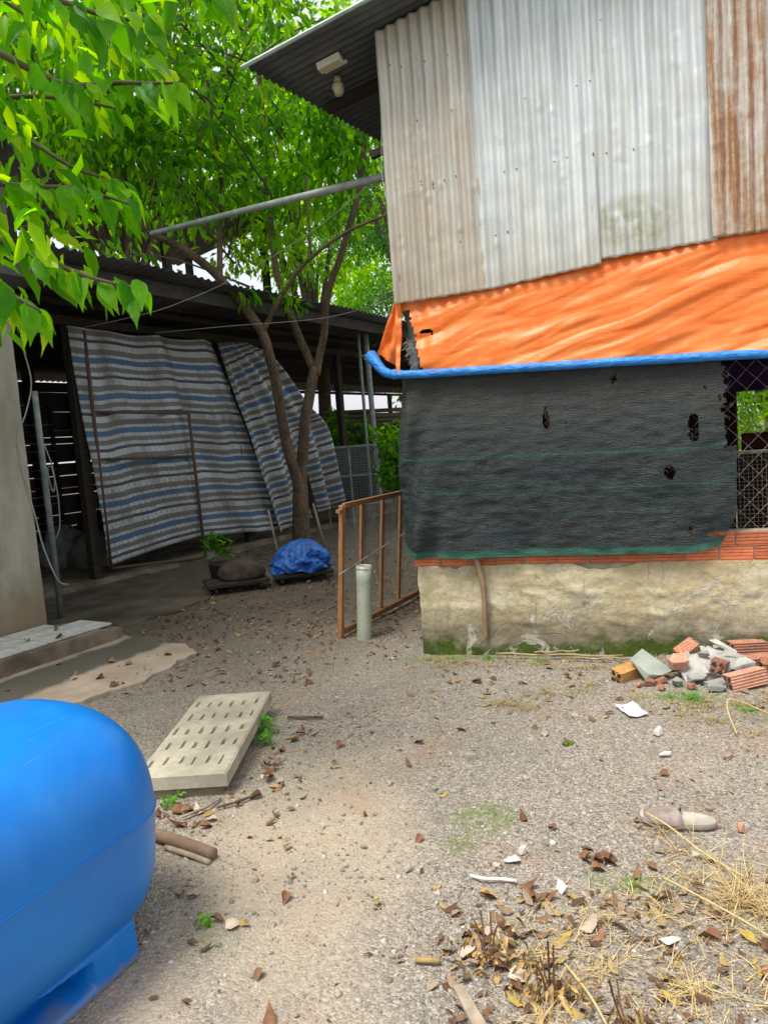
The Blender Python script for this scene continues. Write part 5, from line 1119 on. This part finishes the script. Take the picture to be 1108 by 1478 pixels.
for i in range(220):
    c_ = Vector(cs[R.randint(len(cs))])+Vector(R.randn(3)*.35)+Vector((0, -.55, -.25)); a = R.rand()*6.28
    o = link('leaf', lm[i % 3], tr, c_); o.rotation_euler = orient(Vector((cos(a), sin(a), -.9+R.randn()*.4)), Vector((R.randn()*.5, R.randn()*.5, 1))).to_euler(); s = R.uniform(.7, 1.1); o.scale = (s, s, s)
V, F = crown(ell(44, (-1.9, 8.0, 7.5), (2.0, 1.5, .7), 77, .1), 60, .5, .185, .46, .6, seed=78); f = npmesh('foliage', V, F, MT['leaf_mid_s'], parent=tr); f['kind'] = 'stuff'  # extra clusters above the view, added to block sky light over the yard
# low leaf tuft on the fork
V, F = crown([(-1.02, 10.3, 3.42), (-1.15, 10.2, 3.6), (-1.6, 9.8, 3.5)], 26, .2, .16, .36, .5, seed=8); f = npmesh('foliage', V, F, MT['leaf_mid_s'], parent=tr); f['kind'] = 'stuff'
# trees behind
def bgtree(name, loc, th, cc, rr_, ncl, per, crad, L_, ratio, mat, label, seed, T=LT2, F=LF2, droop=.5):
    o = empty(name, (0, 0, 0), 0, label, 'tree', None); x, y = loc; rs = np.random.RandomState(seed)
    limb([(x, y, -.2), (x+.1, y, th*.5), (x+rs.uniform(-.3, .3), y+rs.uniform(-.3, .3), th)], .2, .12, 'trunk', o, 10)
    cl = ell(ncl, cc, rr_, seed, .25)
    for c_ in cl[::max(1, ncl//12)]: limb([(x, y, th*.85), Vector((x, y, th)).lerp(Vector(c_), .6)+Vector((0, 0, .2)), c_], .07, .015, 'limb', o, 6)
    V, F_ = crown(cl, per, crad, L_, ratio, droop, T, F, seed); f = npmesh('crown', V, F_, MT[mat], parent=o); f['kind'] = 'stuff'
bgtree('leafy_tree', (-4.9, 15.2), 5.0, (-4.3, 15.2, 9.2), (3.8, 2.2, 3.4), 85, 62, .75, .28, .42, 'leaf_far', 'dense leafy tree rising behind the high shed roof', 31)
bgtree('leafy_tree', (-1.3, 17.5), 4.2, (-1.6, 17.5, 8.6), (2.9, 2.4, 4.4), 100, 68, .75, .28, .42, 'leaf_bright', 'bright green tree standing behind the long shed roof', 32)
bgtree('feathery_tree', (1.0, 15.5), 4.0, (.45, 15.2, 6.3), (1.7, 1.5, 3.4), 70, 220, .5, .09, .4, 'leaf_fine', 'fine leaved feathery tree beside the tall zinc shed', 33)
bgtree('leafy_tree', (-8.8, 14.5), 5.5, (-8.2, 14.2, 9.8), (3.0, 2.2, 3.4), 80, 100, .9, .28, .42, 'leaf_far', 'big shady tree behind the house end of the long shed', 34)
bgtree('leafy_tree', (1.8, 24.0), 3.0, (.6, 24.0, 6.8), (4.2, 2.0, 4.6), 90, 90, .9, .30, .45, 'leaf_bright', 'sunlit tree far behind the end of the long shed', 35)
bgtree('leafy_tree', (6.4, 11.8), 1.6, (6.2, 11.8, 2.2), (2.2, 1.2, 2.0), 90, 90, .5, .14, .42, 'leaf_bright', 'bushy tree seen through the window of the tall shed', 36)
bgtree('leafy_tree', (9.5, 18.0), 4, (9.5, 18.0, 5.5), (3.4, 2.4, 4.0), 70, 110, .9, .28, .42, 'leaf_far', 'leafy tree standing far behind the tall zinc shed', 37)
bgtree('leafy_tree', (-6.6, 7.2), 4.2, (-5.4, 7.6, 6.8), (2.0, 2.0, 1.5), 60, 110, .7, .22, .42, 'leaf_mid_s', 'tree added beyond the house roof to shade the back yard', 38)  # added at the edge of view for its shade on tarps and gate
# shrubs in the gap
def shrub(loc, r, ncl, per, L_, lb, seed, mat='leaf_mid_s'):
    o = empty('shrub', loc, 0, lb, 'shrub'); rs = np.random.RandomState(seed)
    for k in range(4): MB().tube([(rs.uniform(-.1, .1), rs.uniform(-.1, .1), -.05), (rs.uniform(-.2, .2)*r[0]*2, rs.uniform(-.2, .2), r[2]), (rs.uniform(-.6, .6)*r[0], rs.uniform(-.4, .4)*r[1], r[2]*1.7)], [.02, .015, .006], 5).build('stem', MT['twig'], o)
    V, F_ = crown(ell(ncl, (0, 0, r[2]*1.25), (r[0], r[1], r[2]*.8), seed, .2), per, .22, L_, .5, .3, seed=seed); f = npmesh('foliage', V, F_, MT[mat], parent=o); f['kind'] = 'stuff'
shrub((.25, 12.3, 0), (.42, .4, .95), 26, 42, .13, 'green shrub growing beside the net covered corner', 51)
shrub((-.75, 15.0, 0), (.9, .5, 1.05), 30, 42, .15, 'dark leafy shrub behind the wire fronted hutch', 52)
shrub((.6, 14.6, 0), (.6, .5, 1.0), 24, 42, .14, 'dark shrub next to the steel post of the long shed', 53)
# potted plant by the gate
pp = empty('potted_plant', (-1.86, 8.15, 0), 0, 'small dark leaved potted plant beside the gate', 'plant')
rg = [(.0, .0), (.10, .0), (.13, .26), (.14, .28), (.12, .28), (.0, .25)]
vs = [(r*cos(2*pi*k/16), r*sin(2*pi*k/16), z) for r, z in rg for k in range(16)]
MB().add(vs, [(i*16+k, i*16+(k+1) % 16, (i+1)*16+(k+1) % 16, (i+1)*16+k) for i in range(len(rg)-1) for k in range(16)]).build('pot', MT['black'], pp, True)
pm = leaf_mesh('leaf', MT['leaf_mid'], .17, .05, .25, .3)
for i in range(44):
    a = R.rand()*6.28; o = link('leaf', pm, pp, (R.randn()*.07, R.randn()*.05, .32+R.rand()*.22)); o.rotation_euler = orient(Vector((cos(a), sin(a), .6+R.randn()*.5)), Vector((0, 0, 1))).to_euler()
# foreground tree, mostly outside the frame, with big leaves hanging in
ft = empty('broadleaf_tree', (0, 0, 0), 0, 'broad leaved tree with big bright green leaves drooping beside the house', 'tree')
limb([(-3.05, 3.5, -.1), (-3.0, 3.5, 1.2), (-2.8, 3.4, 2.4), (-2.5, 3.2, 3.4)], .15, .09, 'trunk', ft, 12)
FB = [[(-2.7, 3.3, 2.9), (-1.9, 2.9, 3.05), (-1.34, 2.7, 2.97), (-1.0, 2.7, 2.81), (-.77, 2.65, 2.77), (-.56, 2.6, 2.73)],
      [(-2.6, 3.25, 3.2), (-1.7, 2.7, 3.3), (-1.2, 2.5, 3.11), (-.96, 2.5, 2.99), (-.77, 2.5, 2.91), (-.60, 2.5, 2.88)],
      [(-2.7, 3.3, 2.9), (-2.0, 3.1, 2.95), (-1.51, 3.0, 2.91), (-1.19, 3., 2.91), (-.90, 3., 2.84)],
      [(-2.8, 3.4, 2.4), (-2.1, 3.0, 2.62), (-1.5, 2.9, 2.59), (-1.24, 2.9, 2.55), (-1.06, 2.9, 2.53), (-.86, 2.9, 2.45)],
      [(-2.8, 3.4, 2.4), (-2.1, 3.0, 2.48), (-1.47, 2.8, 2.38), (-1.18, 2.8, 2.25), (-.99, 2.75, 2.16), (-.78, 2.7, 2.09)],
      [(-2.8, 3.4, 2.3), (-2.0, 2.8, 2.3), (-1.39, 2.6, 2.16), (-1.25, 2.6, 2.1), (-1.12, 2.6, 2.02)],
      [(-2.5, 3.2, 3.4), (-1.4, 2.5, 3.5), (-.8, 2.3, 3.3), (-.49, 2.3, 3.0), (-.38, 2.3, 2.85)],
      [(-2.5, 3.2, 3.4), (-2, 3.2, 3.5), (-1.55, 3.2, 3.45), (-1.18, 3.2, 3.27), (-.88, 3.2, 3.17)],
      [(-2.6, 3.3, 3.2), (-2.0, 3.3, 3.1), (-1.5, 3.3, 2.95), (-1.2, 3.3, 2.75), (-1.0, 3.3, 2.68)]]
lmn = [leaf_mesh('leaf', MT['leaf_near'], .165, .062+.006*k, .18+.08*k, .25, .03, k, 10) for k in range(4)]
R = np.random.RandomState(17); cnt = 0
for bi, P in enumerate(FB):
    limb(P, .022, .004, 'branch', ft, 6, 'twig'); Q = catmull(P, 14); n0 = int(len(Q)*.36)
    for i in range(n0, len(Q), 2):
        if cnt >= 298: break
        p = Q[i]; tg = (Q[min(i+1, len(Q)-1)]-Q[i-1]).normalized(); sd_ = tg.cross(Vector((0, 0, 1))).normalized()*(1 if i % 2 else -1)
        for q in range(2 if R.rand() < .55 else 1):
            d = tg*R.uniform(.2, .9)+sd_*R.uniform(.2, 1.0)*(1 if q == 0 else -1)+Vector((0, 0, -R.uniform(.35, 1.3))); cnt += 1
            o = link('leaf', lmn[R.randint(4)], ft, p+Vector(R.randn(3)*.012)); o.rotation_euler = orient(d, Vector((R.randn()*.4, R.randn()*.4-.2, 1))).to_euler(); s = R.uniform(.48, 1.0); o.scale = (s, s, s)
fc = np.concatenate([ell(42, (-2.7, 3.6, 4.3), (1.6, 1.5, 1.2), 61, .2), np.array([(-1.35, 2.9, 3.3), (-1.0, 2.85, 3.35), (-.75, 2.75, 3.25), (-1.5, 2.9, 3.0), (-1.65, 3.0, 2.7), (-1.6, 2.9, 2.4), (-1.5, 3.2, 3.5), (-1.1, 3.3, 3.5), (-1.75, 3.0, 2.15), (-1.2, 2.8, 2.95), (-.95, 2.8, 2.95), (-1.3, 3.0, 2.75), (-1.35, 2.9, 2.5), (-1.1, 2.9, 3.15), (-.8, 2.7, 3.05), (-1.45, 2.9, 2.25), (-1.25, 2.8, 2.35)])])
fc2 = np.concatenate([ell(34, (-3.5, 4.5, 5.9), (1.8, 1.5, .8), 71, .1), ell(46, (-2.6, 6.0, 7.0), (1.9, 1.5, .9), 72, .1)])  # overhead clusters out of view, added to darken the back yard
for c_ in fc2[::9]: limb([(-2.55, 3.25, 3.3), Vector((-2.7, 3.6, 4.4)).lerp(Vector(c_), .4), c_], .05, .012, 'branch', ft, 6, 'twig')
V, F = crown(fc2, 62, .5, .2, .44, .5, seed=19); f = npmesh('foliage', V, F, MT['leaf_near_s'], parent=ft); f['kind'] = 'stuff'
V, F = crown(fc, 30, .32, .135, .44, .8, seed=9); f = npmesh('foliage', V, F, MT['leaf_near_s'], parent=ft); f['kind'] = 'stuff'

# finer pieces hang under the part they belong to
def under(root, part, *kids):
    p = next(c for c in root.children if c.name.split('.')[0] == part)
    for c in list(root.children):
        if c.name.split('.')[0] in kids: c.parent = p
under(sx_, 'dome', 'lens'); under(jb, 'case', 'lid', 'bracket'); under(tank, 'barrel', 'mould_seam', 'lid'); under(shed, 'roof', 'verge_trim', 'rafter')
under(pv, 'tube', 'wire_tie'); under(tarp, 'tarp_sheet', 'torn_flap', 'frayed_threads')
